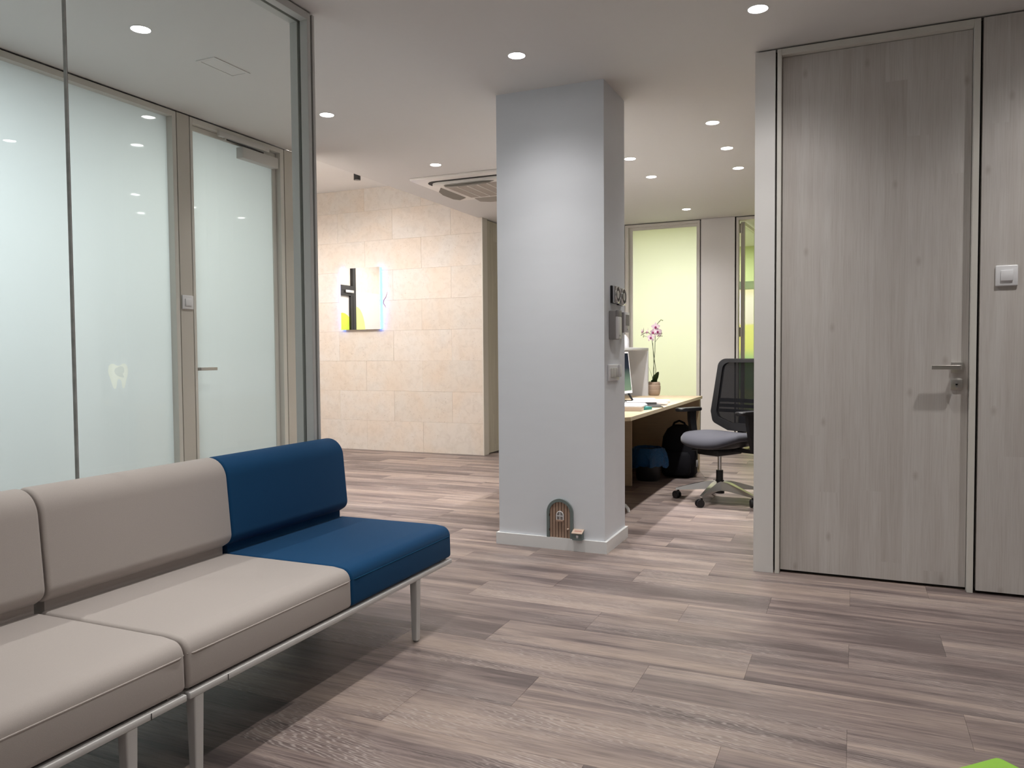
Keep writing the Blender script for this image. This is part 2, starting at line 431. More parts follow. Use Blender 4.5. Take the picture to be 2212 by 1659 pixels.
def bag_plastic():
    mt, nt, out = newmat('bag_blue')
    b = nd(nt, 'ShaderNodeBsdfPrincipled')
    b.inputs['Base Color'].default_value = (0.015, 0.11, 0.30, 1)
    b.inputs['Roughness'].default_value = 0.28
    tl = nd(nt, 'ShaderNodeBsdfTranslucent'); tl.inputs[0].default_value = (0.03, 0.2, 0.5, 1)
    mx = nd(nt, 'ShaderNodeMixShader'); mx.inputs[0].default_value = 0.25
    tc = nd(nt, 'ShaderNodeTexCoord')
    n = nd(nt, 'ShaderNodeTexNoise'); n.inputs['Scale'].default_value = 22; n.inputs['Distortion'].default_value = 1.5
    lk(nt, tc.outputs['Object'], n.inputs['Vector'])
    bp = nd(nt, 'ShaderNodeBump'); bp.inputs['Strength'].default_value = 0.8; bp.inputs['Distance'].default_value = 0.02
    lk(nt, n.outputs['Fac'], bp.inputs['Height']); lk(nt, bp.outputs[0], b.inputs['Normal'])
    lk(nt, b.outputs[0], mx.inputs[1]); lk(nt, tl.outputs[0], mx.inputs[2])
    lk(nt, mx.outputs[0], out.inputs[0])
bag_plastic()
def gradient_mat(name, axis, lo, hi, stops, strength=None, rough=0.4):
    """flat print / screen: colour stops along a world axis"""
    mt, nt, out = newmat(name)
    g = nd(nt, 'ShaderNodeNewGeometry'); sep = nd(nt, 'ShaderNodeSeparateXYZ')
    lk(nt, g.outputs['Position'], sep.inputs[0])
    mr = nd(nt, 'ShaderNodeMapRange'); mr.inputs[1].default_value = lo; mr.inputs[2].default_value = hi
    lk(nt, sep.outputs['XYZ'.index(axis)], mr.inputs[0])
    r = nd(nt, 'ShaderNodeValToRGB'); e = r.color_ramp.elements
    e[0].position = stops[0][0]; e[0].color = (*stops[0][1], 1)
    e[1].position = stops[-1][0]; e[1].color = (*stops[-1][1], 1)
    for p, c in stops[1:-1]:
        q = e.new(p); q.color = (*c, 1)
    lk(nt, mr.outputs[0], r.inputs[0])
    if strength:
        s = nd(nt, 'ShaderNodeEmission'); s.inputs[1].default_value = strength
        lk(nt, r.outputs[0], s.inputs[0])
    else:
        s = nd(nt, 'ShaderNodeBsdfPrincipled'); s.inputs['Roughness'].default_value = rough
        lk(nt, r.outputs[0], s.inputs['Base Color'])
    lk(nt, s.outputs[0], out.inputs[0])
gradient_mat('screen', 'Z', 0.80, 1.12, [(0, (0.40, 0.55, 0.36)), (0.3, (0.30, 0.42, 0.30)), (0.62, (0.05, 0.06, 0.08)), (1, (0.03, 0.035, 0.05))], strength=1.0)
gradient_mat('poster', 'Z', 0.9, 2.0, [(0, (0.25, 0.5, 0.28)), (0.12, (0.3, 0.55, 0.3)), (0.25, (0.8, 0.78, 0.2)), (0.55, (0.82, 0.75, 0.22)), (0.58, (0.85, 0.7, 0.75)), (0.9, (0.9, 0.8, 0.82)), (1.0, (0.85, 0.7, 0.5))])

# ------------------------------------------------------------------ geometry helpers
WL = {}   # world location of every object built (before any root rotation)
def wl(o):
    return WL[o.name] if o is not None else Vector((0, 0, 0))
def finish(name, bm, mats, parent=None, smooth=False, base=False):
    """link a bmesh (vertices in world space) as one mesh object with its origin inside it"""
    if isinstance(mats, str):
        mats = [mats]
    xs = [v.co.x for v in bm.verts]; ys = [v.co.y for v in bm.verts]; zs = [v.co.z for v in bm.verts]
    c = Vector(((min(xs) + max(xs)) / 2, (min(ys) + max(ys)) / 2, min(zs) if (base or parent is None) else (min(zs) + max(zs)) / 2))
    for v in bm.verts:
        v.co -= c
    bmesh.ops.recalc_face_normals(bm, faces=bm.faces)
    me = bpy.data.meshes.new(name)
    bm.to_mesh(me); bm.free()
    for mm in mats:
        me.materials.append(MATS[mm])
    if smooth:
        for p in me.polygons:
            p.use_smooth = True
        try:
            me.set_sharp_from_angle(angle=math.radians(smooth if smooth is not True else 50))
        except Exception:
            pass
    o = bpy.data.objects.new(name, me)
    C.objects.link(o)
    o.parent = parent
    o.location = c - wl(parent)
    WL[o.name] = c
    return o
def empty(name, loc):
    o = bpy.data.objects.new(name, None)
    o.empty_display_size = 0.1
    C.objects.link(o)
    o.location = loc
    WL[o.name] = Vector(loc)
    return o
def tag(o, label=None, cat=None, group=None, kind=None):
    if label: o['label'] = label
    if cat: o['category'] = cat
    if group: o['group'] = group
    if kind: o['kind'] = kind
    return o
def abox(bm, x0, x1, y0, y1, z0, z1, bevel=0.0, seg=2, mi=0):
    x0, x1 = min(x0, x1), max(x0, x1); y0, y1 = min(y0, y1), max(y0, y1); z0, z1 = min(z0, z1), max(z0, z1)
    vs = [bm.verts.new((x, y, z)) for x in (x0, x1) for y in (y0, y1) for z in (z0, z1)]
    idx = [(0, 1, 3, 2), (4, 6, 7, 5), (0, 4, 5, 1), (2, 3, 7, 6), (0, 2, 6, 4), (1, 5, 7, 3)]
    fs = [bm.faces.new([vs[i] for i in q]) for q in idx]
    for f in fs:
        f.material_index = mi
    if bevel:
        es = list({e for f in fs for e in f.edges})
        bmesh.ops.bevel(bm, geom=es, offset=bevel, segments=seg, affect='EDGES', profile=0.5)
    return fs
def box(name, dims, mat, parent=None, bevel=0.0, seg=2, smooth=False):
    bm = bmesh.new()
    abox(bm, *dims, bevel=bevel, seg=seg)
    return finish(name, bm, mat, parent, smooth=smooth or (bevel > 0 and 40))
def axes_from(d):
    d = Vector(d).normalized()
    a = Vector((0, 0, 1)) if abs(d.z) < 0.9 else Vector((1, 0, 0))
    u = d.cross(a).normalized(); v = d.cross(u).normalized()
    return d, u, v
def acyl(bm, p0, p1, r0, r1=None, seg=24, caps=True, mi=0):
    r1 = r0 if r1 is None else r1
    p0, p1 = Vector(p0), Vector(p1)
    d, u, v = axes_from(p1 - p0)
    A, B = [], []
    for i in range(seg):
        a = 2 * PI * i / seg
        w = u * math.cos(a) + v * math.sin(a)
        A.append(bm.verts.new(p0 + w * r0)); B.append(bm.verts.new(p1 + w * r1))
    for i in range(seg):
        f = bm.faces.new((A[i], A[(i + 1) % seg], B[(i + 1) % seg], B[i])); f.material_index = mi
    if caps:
        bm.faces.new(A[::-1]).material_index = mi; bm.faces.new(B).material_index = mi
def cyl(name, p0, p1, r0, mat, parent=None, r1=None, seg=24, smooth=40):
    bm = bmesh.new(); acyl(bm, p0, p1, r0, r1, seg)
    return finish(name, bm, mat, parent, smooth=smooth)
def atube(bm, pts, r, seg=8, closed=False):
    pts = [Vector(p) for p in pts]
    rs = r if isinstance(r, (list, tuple)) else [r] * len(pts)
    rings = []
    pu = None
    n = len(pts)
    for i, p in enumerate(pts):
        if closed:
            t = pts[(i + 1) % n] - pts[i - 1]
        else:
            t = pts[min(i + 1, n - 1)] - pts[max(i - 1, 0)]
        t.normalize()
        if pu is None:
            _, u, v = axes_from(t)
        else:
            u = (pu - t * pu.dot(t)).normalized(); v = t.cross(u)
        pu = u
        rings.append([bm.verts.new(p + (u * math.cos(2 * PI * k / seg) + v * math.sin(2 * PI * k / seg)) * rs[i]) for k in range(seg)])
    for i in range(n if closed else n - 1):
        A, B = rings[i], rings[(i + 1) % n]
        for k in range(seg):
            bm.faces.new((A[k], A[(k + 1) % seg], B[(k + 1) % seg], B[k]))
    if not closed:
        bm.faces.new(rings[0][::-1]); bm.faces.new(rings[-1])
def tube(name, pts, r, mat, parent=None, seg=8, closed=False):
    bm = bmesh.new(); atube(bm, pts, r, seg, closed)
    return finish(name, bm, mat, parent, smooth=60)
def aprism(bm, prof, axis, a0, a1, bevel=0.0, seg=2, mi=0):
    """extrude a closed 2-D profile: axis 'y' profile is (x,z); 'x' profile is (y,z); 'z' profile is (x,y)"""
    def co(p, a):
        return {'y': (p[0], a, p[1]), 'x': (a, p[0], p[1]), 'z': (p[0], p[1], a)}[axis]
    A = [bm.verts.new(co(p, a0)) for p in prof]; B = [bm.verts.new(co(p, a1)) for p in prof]
    n = len(prof)
    fa = bm.faces.new(A[::-1]); fb = bm.faces.new(B)
    sides = [bm.faces.new((A[i], A[(i + 1) % n], B[(i + 1) % n], B[i])) for i in range(n)]
    for f in [fa, fb] + sides:
        f.material_index = mi
    if bevel:
        es = list({e for f in (fa, fb) for e in f.edges})
        bmesh.ops.bevel(bm, geom=es, offset=bevel, segments=seg, affect='EDGES', profile=0.5, clamp_overlap=True)
def acushion(bm, prof, y0, y1, ins=0.011):
    """extrude an (x,z) profile along Y with softly rounded ends"""
    n = len(prof)
    area = sum(prof[i][0] * prof[(i + 1) % n][1] - prof[(i + 1) % n][0] * prof[i][1] for i in range(n))
    sg = 1 if area > 0 else -1
    nr = []
    for i in range(n):
        a = Vector(prof[i - 1]); b = Vector(prof[(i + 1) % n]); t = (b - a).normalized()
        nr.append(Vector((t.y, -t.x)) * sg)
    rings = []
    for y, k in ((y0, 1.0), (y0 + ins * 0.08, 0.62), (y0 + ins * 0.3, 0.29), (y0 + ins * 0.62, 0.08), (y0 + ins, 0.0), (y1 - ins, 0.0), (y1 - ins * 0.62, 0.08), (y1 - ins * 0.3, 0.29), (y1 - ins * 0.08, 0.62), (y1, 1.0)):
        rings.append([bm.verts.new((prof[i][0] - nr[i].x * ins * k, y, prof[i][1] - nr[i].y * ins * k)) for i in range(n)])
    for A, B in zip(rings, rings[1:]):
        for i in range(n):
            bm.faces.new((A[i], A[(i + 1) % n], B[(i + 1) % n], B[i]))
    bm.faces.new(rings[0][::-1]); bm.faces.new(rings[-1])
def prism(name, prof, axis, a0, a1, mat, parent=None, bevel=0.0, seg=2, smooth=40):
    bm = bmesh.new(); aprism(bm, prof, axis, a0, a1, bevel, seg)
    return finish(name, bm, mat, parent, smooth=smooth)
def round_poly(pts, radii, seg=6, lim=0.49):
    """2-D polygon with rounded corners"""
    out = []
    n = len(pts)
    for i in range(n):
        p = Vector(pts[i]); a = Vector(pts[i - 1]); b = Vector(pts[(i + 1) % n])
        r = radii[i] if isinstance(radii, (list, tuple)) else radii
        if r <= 0:
            out.append((p.x, p.y)); continue
        u = (a - p).normalized(); v = (b - p).normalized()
        ang = math.acos(max(-1, min(1, u.dot(v))))
        d = r / math.tan(ang / 2)
        d = min(d, (a - p).length * lim, (b - p).length * lim)
        r2 = d * math.tan(ang / 2)
        c = p + (u + v).normalized() * (r2 / math.sin(ang / 2))
        s = p + u * d; e = p + v * d
        a0 = math.atan2(s.y - c.y, s.x - c.x); a1 = math.atan2(e.y - c.y, e.x - c.x)
        da = (a1 - a0 + PI) % (2 * PI) - PI
        for k in range(seg + 1):
            t = a0 + da * k / seg
            out.append((c.x + r2 * math.cos(t), c.y + r2 * math.sin(t)))
    return out
def alathe(bm, prof, cx, cy, seg=32, mi=0):
    rings = []
    for r, z in prof:
        rings.append([bm.verts.new((cx + r * math.cos(2 * PI * k / seg), cy + r * math.sin(2 * PI * k / seg), z)) for k in range(seg)])
    for A, B in zip(rings, rings[1:]):
        for k in range(seg):
            bm.faces.new((A[k], A[(k + 1) % seg], B[(k + 1) % seg], B[k])).material_index = mi
    return rings
def copy_tree(o, parent=None):
    c = o.copy(); C.objects.link(c); c.parent = parent
    for ch in list(o.children):
        copy_tree(ch, c)
    return c
def struct(o, label=None):
    o['kind'] = 'structure'
    if label: o['label'] = label
    return o

# ------------------------------------------------------------------ FLOOR
fx0, fx1, fy0, fy1 = -8.0, 3.1, -2.6, 9.0
bm = bmesh.new(); abox(bm, fx0, fx1, fy0, fy1, -0.06, -0.004)
floor = struct(finish('floor', bm, 'gap_dark'), 'grey-brown wood plank floor')
PW, PL, GAP = 0.2457, 0.983, 0.00025
def plank_bm(bm, x0, x1, y0, y1):
    c = 0.0004
    lo = [bm.verts.new(p) for p in ((x0, y0, -0.004), (x1, y0, -0.004), (x1, y1, -0.004), (x0, y1, -0.004))]
    mi = [bm.verts.new(p) for p in ((x0, y0, -c), (x1, y0, -c), (x1, y1, -c), (x0, y1, -c))]
    hi = [bm.verts.new(p) for p in ((x0 + c, y0 + c, 0), (x1 - c, y0 + c, 0), (x1 - c, y1 - c, 0), (x0 + c, y1 - c, 0))]
    fs = []
    for A, B in ((lo, mi), (mi, hi)):
        for i in range(4):
            fs.append(bm.faces.new((A[i], A[(i + 1) % 4], B[(i + 1) % 4], B[i])))
    fs.append(bm.faces.new(hi))
    return fs
cells = []
for k in range(int((fy0 - 2.966) / PW) - 1, int((fy1 - 2.966) / PW) + 2):
    y0 = 2.966 + k * PW
    xo = (-0.012 + 0.3277 * k) % PL
    for j in range(int(fx0 / PL) - 2, int(fx1 / PL) + 2):
        x0 = xo + j * PL
        a, b, c, d = max(x0, fx0), min(x0 + PL, fx1), max(y0, fy0), min(y0 + PW, fy1)
        if b - a > 0.02 and d - c > 0.02:
            cells.append((a, b, c, d, (b - a) > PL - 1e-4 and (d - c) > PW - 1e-4))
def seen(cell):
    """rank planks by how large they show; planks outside the view come last"""
    cx, cy = (cell[0] + cell[1]) / 2, (cell[2] + cell[3]) / 2
    p = Vector((cx, cy, -1.12))
    z = p.dot(fwd)
    if z < 0.4: return 1e9
    u = p.dot(rt) / z
    if abs(u) > 0.66 + 0.5 / z or cy > 9: return 1e9
    if cy > 4.4 and cx > -0.35: return 1e8
    if cx < -3.9 and cy < 4.7: return 1e8
    return z
cells.sort(key=seen)
plank_me = None
rest = bmesh.new(); rest_l = rest.faces.layers.float.new('rnd')
n_obj = 0
for cell in cells:
    x0, x1, y0, y1, full = cell
    if n_obj < 290 and seen(cell) < 1e8:
        cx, cy = (x0 + x1) / 2, (y0 + y1) / 2
        if full and plank_me is not None:
            o = bpy.data.objects.new('plank', plank_me); C.objects.link(o)
            o.parent = floor; o.location = Vector((cx, cy, -0.002)) - wl(floor)
        else:
            bm = bmesh.new(); plank_bm(bm, x0 + GAP, x1 - GAP, y0 + GAP, y1 - GAP)
            o = finish('plank', bm, 'plank', floor)
            if full: plank_me = o.data
        n_obj += 1
    else:
        r = random.random()
        for f in plank_bm(rest, x0 + GAP, x1 - GAP, y0 + GAP, y1 - GAP):
            f[rest_l] = r
tag(finish('plank_remainder', rest, 'plank_attr', floor), kind='stuff')

# ------------------------------------------------------------------ CEILING with recessed downlights
L_CORR = [(-3.016, 2.647), (-3.035, 4.051), (-3.054, 5.466), (-3.01, 1.24)]
L_WAIT = [(-1.574, 3.664), (-0.402, 3.619), (-1.45, 1.75), (-0.402, 1.55), (0.90, 3.60), (0.90, 1.55), (-1.45, -0.3), (-0.402, -0.5)]
L_RECP = [(-0.866, 5.256), (-0.876, 5.948), (-0.884, 6.623), (-1.606, 5.946), (-1.604, 6.627), (-1.628, 8.267), (-1.606, 5.256)]
LAMPS = L_CORR + L_WAIT + L_RECP
HS = 0.075
cx0, cx1, cy0, cy1 = -3.81, 3.1, -2.6, 8.95
gx = sorted(set([cx0, cx1] + [round(x + s * HS, 4) for x, y in LAMPS for s in (-1, 1)]))
gy = sorted(set([cy0, cy1] + [round(y + s * HS, 4) for x, y in LAMPS for s in (-1, 1)]))
bm = bmesh.new()
vc = {}
def gv(x, y, z):
    k = (round(x, 4), round(y, 4), round(z, 4))
    if k not in vc: vc[k] = bm.verts.new((x, y, z))
    return vc[k]
def in_lamp(x, y):
    for q in LAMPS:
        if abs(x - q[0]) < HS and abs(y - q[1]) < HS: return q
    return None
HR = 0.044
for i in range(len(gx) - 1):
    for j in range(len(gy) - 1):
        if in_lamp((gx[i] + gx[i + 1]) / 2, (gy[j] + gy[j + 1]) / 2): continue
        bm.faces.new((gv(gx[i], gy[j], CEIL), gv(gx[i], gy[j + 1], CEIL), gv(gx[i + 1], gy[j + 1], CEIL), gv(gx[i + 1], gy[j], CEIL)))
for lx, ly in LAMPS:
    n = 32
    inner = [bm.verts.new((lx + HR * math.cos(2 * PI * k / n + PI / 4), ly + HR * math.sin(2 * PI * k / n + PI / 4), CEIL)) for k in range(n)]
    cor = [gv(lx + HS, ly + HS, CEIL), gv(lx - HS, ly + HS, CEIL), gv(lx - HS, ly - HS, CEIL), gv(lx + HS, ly - HS, CEIL)]
    for q in range(4):
        ids = [(q * 8 + t) % n for t in range(9)]
        bm.faces.new([cor[q]] + [cor[(q + 1) % 4]] + [inner[t] for t in ids[::-1]])
ceil = struct(finish('ceiling', bm, 'ceiling_paint'), 'flat grey-white plaster ceiling with recessed downlights')
# slab above so that the ceiling has thickness and no light leaks
box('ceiling_slab', (cx0, cx1, cy0, cy1, CEIL + 0.09, CEIL + 0.2), 'ceiling_paint', ceil)

def make_lamp():
    t = empty('downlight', (0, 0, 0))
    bm = bmesh.new()
    alathe(bm, [(0.0455, 0.0), (0.0455, -0.0018), (0.0425, -0.0022), (0.0415, 0.002), (0.0435, 0.002)], 0, 0, 32)
    finish('trim_ring', bm, 'plastic_white', t, smooth=50)
    bm = bmesh.new()
    alathe(bm, [(0.0415, 0.001), (0.034, 0.020), (0.031, 0.045)], 0, 0, 32)
    finish('reflector', bm, 'plastic_white', t, smooth=50)
    bm = bmesh.new()
    rr = alathe(bm, [(0.0408, 0.0022), (0.036, 0.0012)], 0, 0, 32)
    bm.faces.new(rr[1])
    finish('diffuser', bm, 'lamp_glow', t)
    return t
LP = make_lamp()
def put_lamps(lst, label, group, watts, first=False, col=LAMP_COL):
    for i, (x, y) in enumerate(lst):
        o = LP if (first and i == 0) else copy_tree(LP)
        o.location = (x, y, CEIL)
        tag(o, label, 'downlight', group)
        ld = bpy.data.lights.new('downlight_beam', 'SPOT')
        ld.energy = watts; ld.color = col
        ld.spot_size = math.radians(138); ld.spot_blend = 0.5
        ld.use_nodes = True
        nt = ld.node_tree
        em = next(n for n in nt.nodes if n.type == 'EMISSION')
        tcn = nt.nodes.new('ShaderNodeTexCoord'); sp = nt.nodes.new('ShaderNodeSeparateXYZ')
        ab = nt.nodes.new('ShaderNodeMath'); ab.operation = 'ABSOLUTE'
        rp = nt.nodes.new('ShaderNodeValToRGB')
        e = rp.color_ramp.elements
        e[0].position = 0.36; e[0].color = (0.02, 0.02, 0.02, 1)
        e[1].position = 1.0; e[1].color = (1, 1, 1, 1)
        for p_, c_ in ((0.57, 0.06), (0.643, 0.10), (0.766, 0.20), (0.866, 0.42), (0.94, 0.74)):
            q_ = e.new(p_); q_.color = (c_, c_, c_, 1)
        nt.links.new(tcn.outputs['Normal'], sp.inputs[0]); nt.links.new(sp.outputs[2], ab.inputs[0])
        nt.links.new(ab.outputs[0], rp.inputs[0]); nt.links.new(rp.outputs[0], em.inputs['Strength'])
        ld.shadow_soft_size = 0.03
        lo = bpy.data.objects.new('downlight_beam', ld); C.objects.link(lo)
        lo.parent = o; lo.location = (0, 0, -0.006)
put_lamps(L_CORR[:1], 'round recessed downlight behind the glass, beside the ceiling hatch', None, LAMP_MAIN, True)
put_lamps(L_CORR[1:2], 'round recessed downlight just past the end of the glass partition', None, LAMP_MAIN)
put_lamps(L_CORR[2:3], 'round recessed downlight next to the cassette air conditioner', None, LAMP_MAIN)
put_lamps(L_CORR[3:], 'round recessed downlight in the passage ceiling, reflected only in the glass', None, LAMP_MAIN)
put_lamps(L_WAIT[:1], 'round recessed downlight in the ceiling in front of the white column', None, LAMP_MAIN)
put_lamps(L_WAIT[1:2], 'round recessed downlight in the ceiling in front of the wood door', None, LAMP_MAIN)
put_lamps(L_WAIT[2:], 'round recessed downlight in the waiting area ceiling above the benches and floor', 'waiting area downlights', LAMP_MAIN)
put_lamps([L_RECP[5]], 'round recessed downlight nearest the lime lit frosted window', None, LAMP_MAIN * 1.45)
put_lamps(L_RECP[:5] + L_RECP[6:], 'round recessed downlight in the ceiling over the reception desk and office chair', 'reception downlights', LAMP_MAIN * 1.45)

# access panel in the passage ceiling
t = empty('access_panel', (-3.02, 3.165, CEIL - 0.004))
tag(t, 'small white rectangular access hatch flush in the passage ceiling', 'ceiling hatch')
bm = bmesh.new()
px, py, hx, hy = -3.02, 3.165, 0.062, 0.127
for d in ((px - hx, px + hx, py - hy, py - hy + 0.016), (px - hx, px + hx, py + hy - 0.016, py + hy), (px - hx, px - hx + 0.016, py - hy + 0.016, py + hy - 0.016), (px + hx - 0.016, px + hx, py - hy + 0.016, py + hy - 0.016)):
    abox(bm, *d, CEIL - 0.004, CEIL + 0.002)
finish('hatch_frame', bm, 'ceiling_paint', t)
box('hatch_door', (px - hx + 0.019, px + hx - 0.019, py - hy + 0.019, py + hy - 0.019, CEIL - 0.003, CEIL + 0.002), 'ceiling_paint', t)

# raised ceiling of the entrance, soffit side
struct(box('ceiling_entrance', (-8.0, -3.81, 4.75, 7.80, 3.08, 3.2), 'white_paint'), 'raised white ceiling over the entrance')
struct(box('wall_soffit', (-3.812, -3.72, 4.75, 7.80, CEIL + 0.001, 3.2), 'white_paint', None), 'vertical edge of the lowered ceiling')

# ------------------------------------------------------------------ outer walls
struct(box('wall_right', (3.0, 3.1, -2.6, 9.0, 0, CEIL), 'white_paint'), 'white side wall of the waiting area')
struct(box('wall_rear', (-3.81, 3.0, -2.6, -2.5, 0, CEIL), 'white_paint'), 'white wall facing the reception')
# stone wall of the entrance
ST_Y = 7.758
wall_s = struct(box('wall_stone', (-8.0, -3.772, ST_Y + 0.016, ST_Y + 0.12, 0, 3.08), 'stone'), 'cream limestone tile wall')
TL, TH = 0.765, 0.352
tile_me = None
for r in range(9):
    z0 = r * TH; z1 = min(z0 + TH, 3.08)
    xr = -3.77
    xe = xr if r % 2 == 0 else xr + TL / 2
    for j in range(7):
        b = min(xe - j * TL, xr); a = max(xe - (j + 1) * TL, -8.0)
        if b - a < 0.05: continue
        full = (b - a) > TL - 1e-3 and (z1 - z0) > TH - 1e-3
        oy = random.uniform(-0.0012, 0.0012)
        if full and tile_me is not None:
            o = bpy.data.objects.new('stone_tile', tile_me); C.objects.link(o); o.parent = wall_s
            o.location = Vector(((a + b) / 2, ST_Y + 0.009 + oy, (z0 + z1) / 2)) - wl(wall_s)
        else:
            bm = bmesh.new(); abox(bm, a + 0.0004, b - 0.0004, ST_Y, ST_Y + 0.018, z0 + 0.0004, z1 - 0.0004, bevel=0.0008, seg=1)
            o = finish('stone_tile', bm, 'stone', wall_s)
            if full: tile_me = o.data
# dark red vein beside the mirror
vein = [(-4.99, 1.87), (-5.015, 1.80), (-5.045, 1.765), (-5.052, 1.73), (-5.03, 1.70), (-5.018, 1.675)]
o = tube('stone_vein', [(x, ST_Y + 0.0005, z) for x, z in vein], [0.001, 0.004, 0.005, 0.004, 0.004, 0.001], 'stone_vein', wall_s, seg=6)
# pale edge strip and grey wood panelling behind the stone
struct(box('trim_1', (-3.770, -3.757, ST_Y - 0.004, ST_Y + 0.12, 0, CEIL), 'panel_cream'), 'pale edge strip of the stone wall')
wp = struct(box('wall_panelled', (-3.80, -3.760, ST_Y + 0.12, 8.95, 0.012, CEIL - 0.012), 'wood_olive'), 'grey wood panelled wall past the stone wall')
# entrance other walls
struct(box('wall_entrance_front', (-8.0, -3.91, 4.66, 4.75, 0, 3.08), 'white_paint'), 'white side wall of the entrance')
END_X = -7.0
we = struct(box('wall_entrance_end', (END_X - 0.1, END_X, 4.75, ST_Y, 0, 3.08), 'stone'), 'end wall of the entrance')
# entrance door with black frame and lime decals, seen in the mirror
t = empty('door_4', (END_X + 0.02, 5.35, 0)); struct(t, 'black framed glass entrance door with lime green decals')
box('door_frame', (END_X, END_X + 0.05, 5.50, 5.575, 0, 3.07), 'metal_black', t)
box('door_rail', (END_X, END_X + 0.05, 5.575, 6.4, 2.02, 2.17), 'metal_black', t)
box('door_stile', (END_X + 0.002, END_X + 0.046, 5.575, 5.63, 0, 2.02), 'metal_black', t)
box('door_closer', (END_X + 0.05, END_X + 0.085, 5.60, 5.80, 2.06, 2.10), 'chrome', t, 0.004)
box('door_glass', (END_X + 0.004, END_X + 0.012, 5.63, 6.4, 0.05, 2.02), 'plastic_lightgrey', t)
box('side_glass', (END_X + 0.004, END_X + 0.012, 4.8, 5.50, 0.05, 2.10), 'plastic_lightgrey', t)
def disc_poly(cy, cz, ry, rz, n=28):
    return [(cy + ry * math.cos(2 * PI * k / n), cz + rz * math.sin(2 * PI * k / n)) for k in range(n)]
prism('lime_decal', disc_poly(5.45, 1.45, 0.24, 0.42), 'x', END_X + 0.0125, END_X + 0.0135, 'lime_decal_pale', t)
prism('lime_decal', disc_poly(5.80, 1.40, 0.30, 0.36), 'x', END_X + 0.0125, END_X + 0.014, 'lime_decal', t)

# ------------------------------------------------------------------ COLUMN
col = struct(box('wall_column', (-1.924, -1.274, 4.169, 4.585, 0, CEIL), 'wall_paint'), 'white painted structural column')
bb = empty('baseboard_column', (-1.6, 4.37, 0)); struct(bb, 'white skirting around the column')
box('skirting_board', (-1.939, -1.259, 4.154, 4.169, 0, 0.068), 'baseboard_white', bb)
box('skirting_board', (-1.274, -1.259, 4.169, 4.600, 0, 0.068), 'baseboard_white', bb)
box('skirting_board', (-1.939, -1.924, 4.169, 4.600, 0, 0.068), 'baseboard_white', bb)
box('skirting_board', (-1.924, -1.274, 4.585, 4.600, 0, 0.068), 'baseboard_white', bb)

# ------------------------------------------------------------------ RIGHT PARTITION: end panel, wood door, wood panel
RY = 4.12
PT = CEIL - 0.008
struct(box('wall_partition_core', (-0.455, 3.0, RY + 0.06, RY + 0.09, 0, CEIL), 'gap_dark'), 'dark core of the partition showing in its joints')
struct(box('trim_2', (-0.469, -0.3725, RY, RY + 0.14, 0.0, PT), 'panel_white'), 'white end panel of the partition beside the wood door')
t = empty('door_1', (0.07, RY, 0)); struct(t, 'pale grey wood door in a cream frame')
bm = bmesh.new()
abox(bm, -0.3635, -0.343, RY - 0.004, RY + 0.06, 0, PT, 0.0015, 1)
abox(bm, 0.483, 0.508, RY - 0.004, RY + 0.06, 0, PT, 0.0015, 1)
abox(bm, -0.343, 0.483, RY - 0.004, RY + 0.06, 2.588, PT, 0.0015, 1)
finish('door_frame', bm, 'frame_alu', t)
leaf = box('door_leaf', (-0.341, 0.481, RY + 0.036, RY + 0.058, 0.014, 2.586), 'wood_door', t)
LYf = RY + 0.036
ros = box('handle_rosette', (0.411, 0.460, LYf - 0.009, LYf, 1.019, 1.068), 'steel', leaf, 0.0015)
bm = bmesh.new()
aprism(bm, round_poly([(0.326, LYf - 0.062), (0.450, LYf - 0.062), (0.450, LYf - 0.008), (0.428, LYf - 0.008), (0.428, LYf - 0.044), (0.326, LYf - 0.044)], [0.002, 0.012, 0, 0, 0.004, 0.002], 4), 'z', 1.035, 1.055, 0.0015, 1)
finish('door_handle', bm, 'steel', leaf, smooth=40)
lp = box('lock_plate', (0.409, 0.459, LYf - 0.008, LYf, 0.939, 0.990), 'steel', leaf, 0.004)
bm = bmesh.new(); acyl(bm, (0.434, LYf - 0.0105, 0.970), (0.434, LYf - 0.006, 0.970), 0.0085, seg=20)
abox(bm, 0.4295, 0.4385, LYf - 0.0105, LYf - 0.006, 0.950, 0.968)
finish('lock_cylinder', bm, 'chrome', leaf, smooth=40)
struct(box('wall_partition_right', (0.519, 3.0, RY, RY + 0.06, 0.014, PT), 'wood_door'), 'pale grey wood panel beside the door')
def light_switch(label, c, w, h, face, nrm):
    """square rocker switch; face 'y' faces -Y, 'x' faces +X"""
    t = empty('light_switch', c); tag(t, label, 'switch')
    x, y, z = c
    if face == 'y':
        box('switch_plate', (x - w / 2, x + w / 2, y - 0.010, y, z - h / 2, z + h / 2), 'plastic_white', t, 0.005, 3)
        box('rocker', (x - w * 0.27, x + w * 0.27, y - 0.016, y - 0.009, z - h * 0.25, z + h * 0.25), 'plastic_white', t, 0.002)
    else:
        box('switch_plate', (x, x + 0.010, y - w / 2, y + w / 2, z - h / 2, z + h / 2), 'plastic_white', t, 0.005, 3)
        box('rocker', (x + 0.009, x + 0.016, y - w * 0.27, y + w * 0.27, z - h * 0.25, z + h * 0.25), 'plastic_white', t, 0.002)
    return t
light_switch('white square light switch on the wood panel right of the door', (0.621, RY, 1.457), 0.087, 0.094, 'y', -1)
# partition beyond: reception side wall face
struct(box('wall_partition_rear', (-0.455, 3.0, RY + 0.14, RY + 0.15, 0, CEIL), 'white_paint'), 'rear face of the partition')

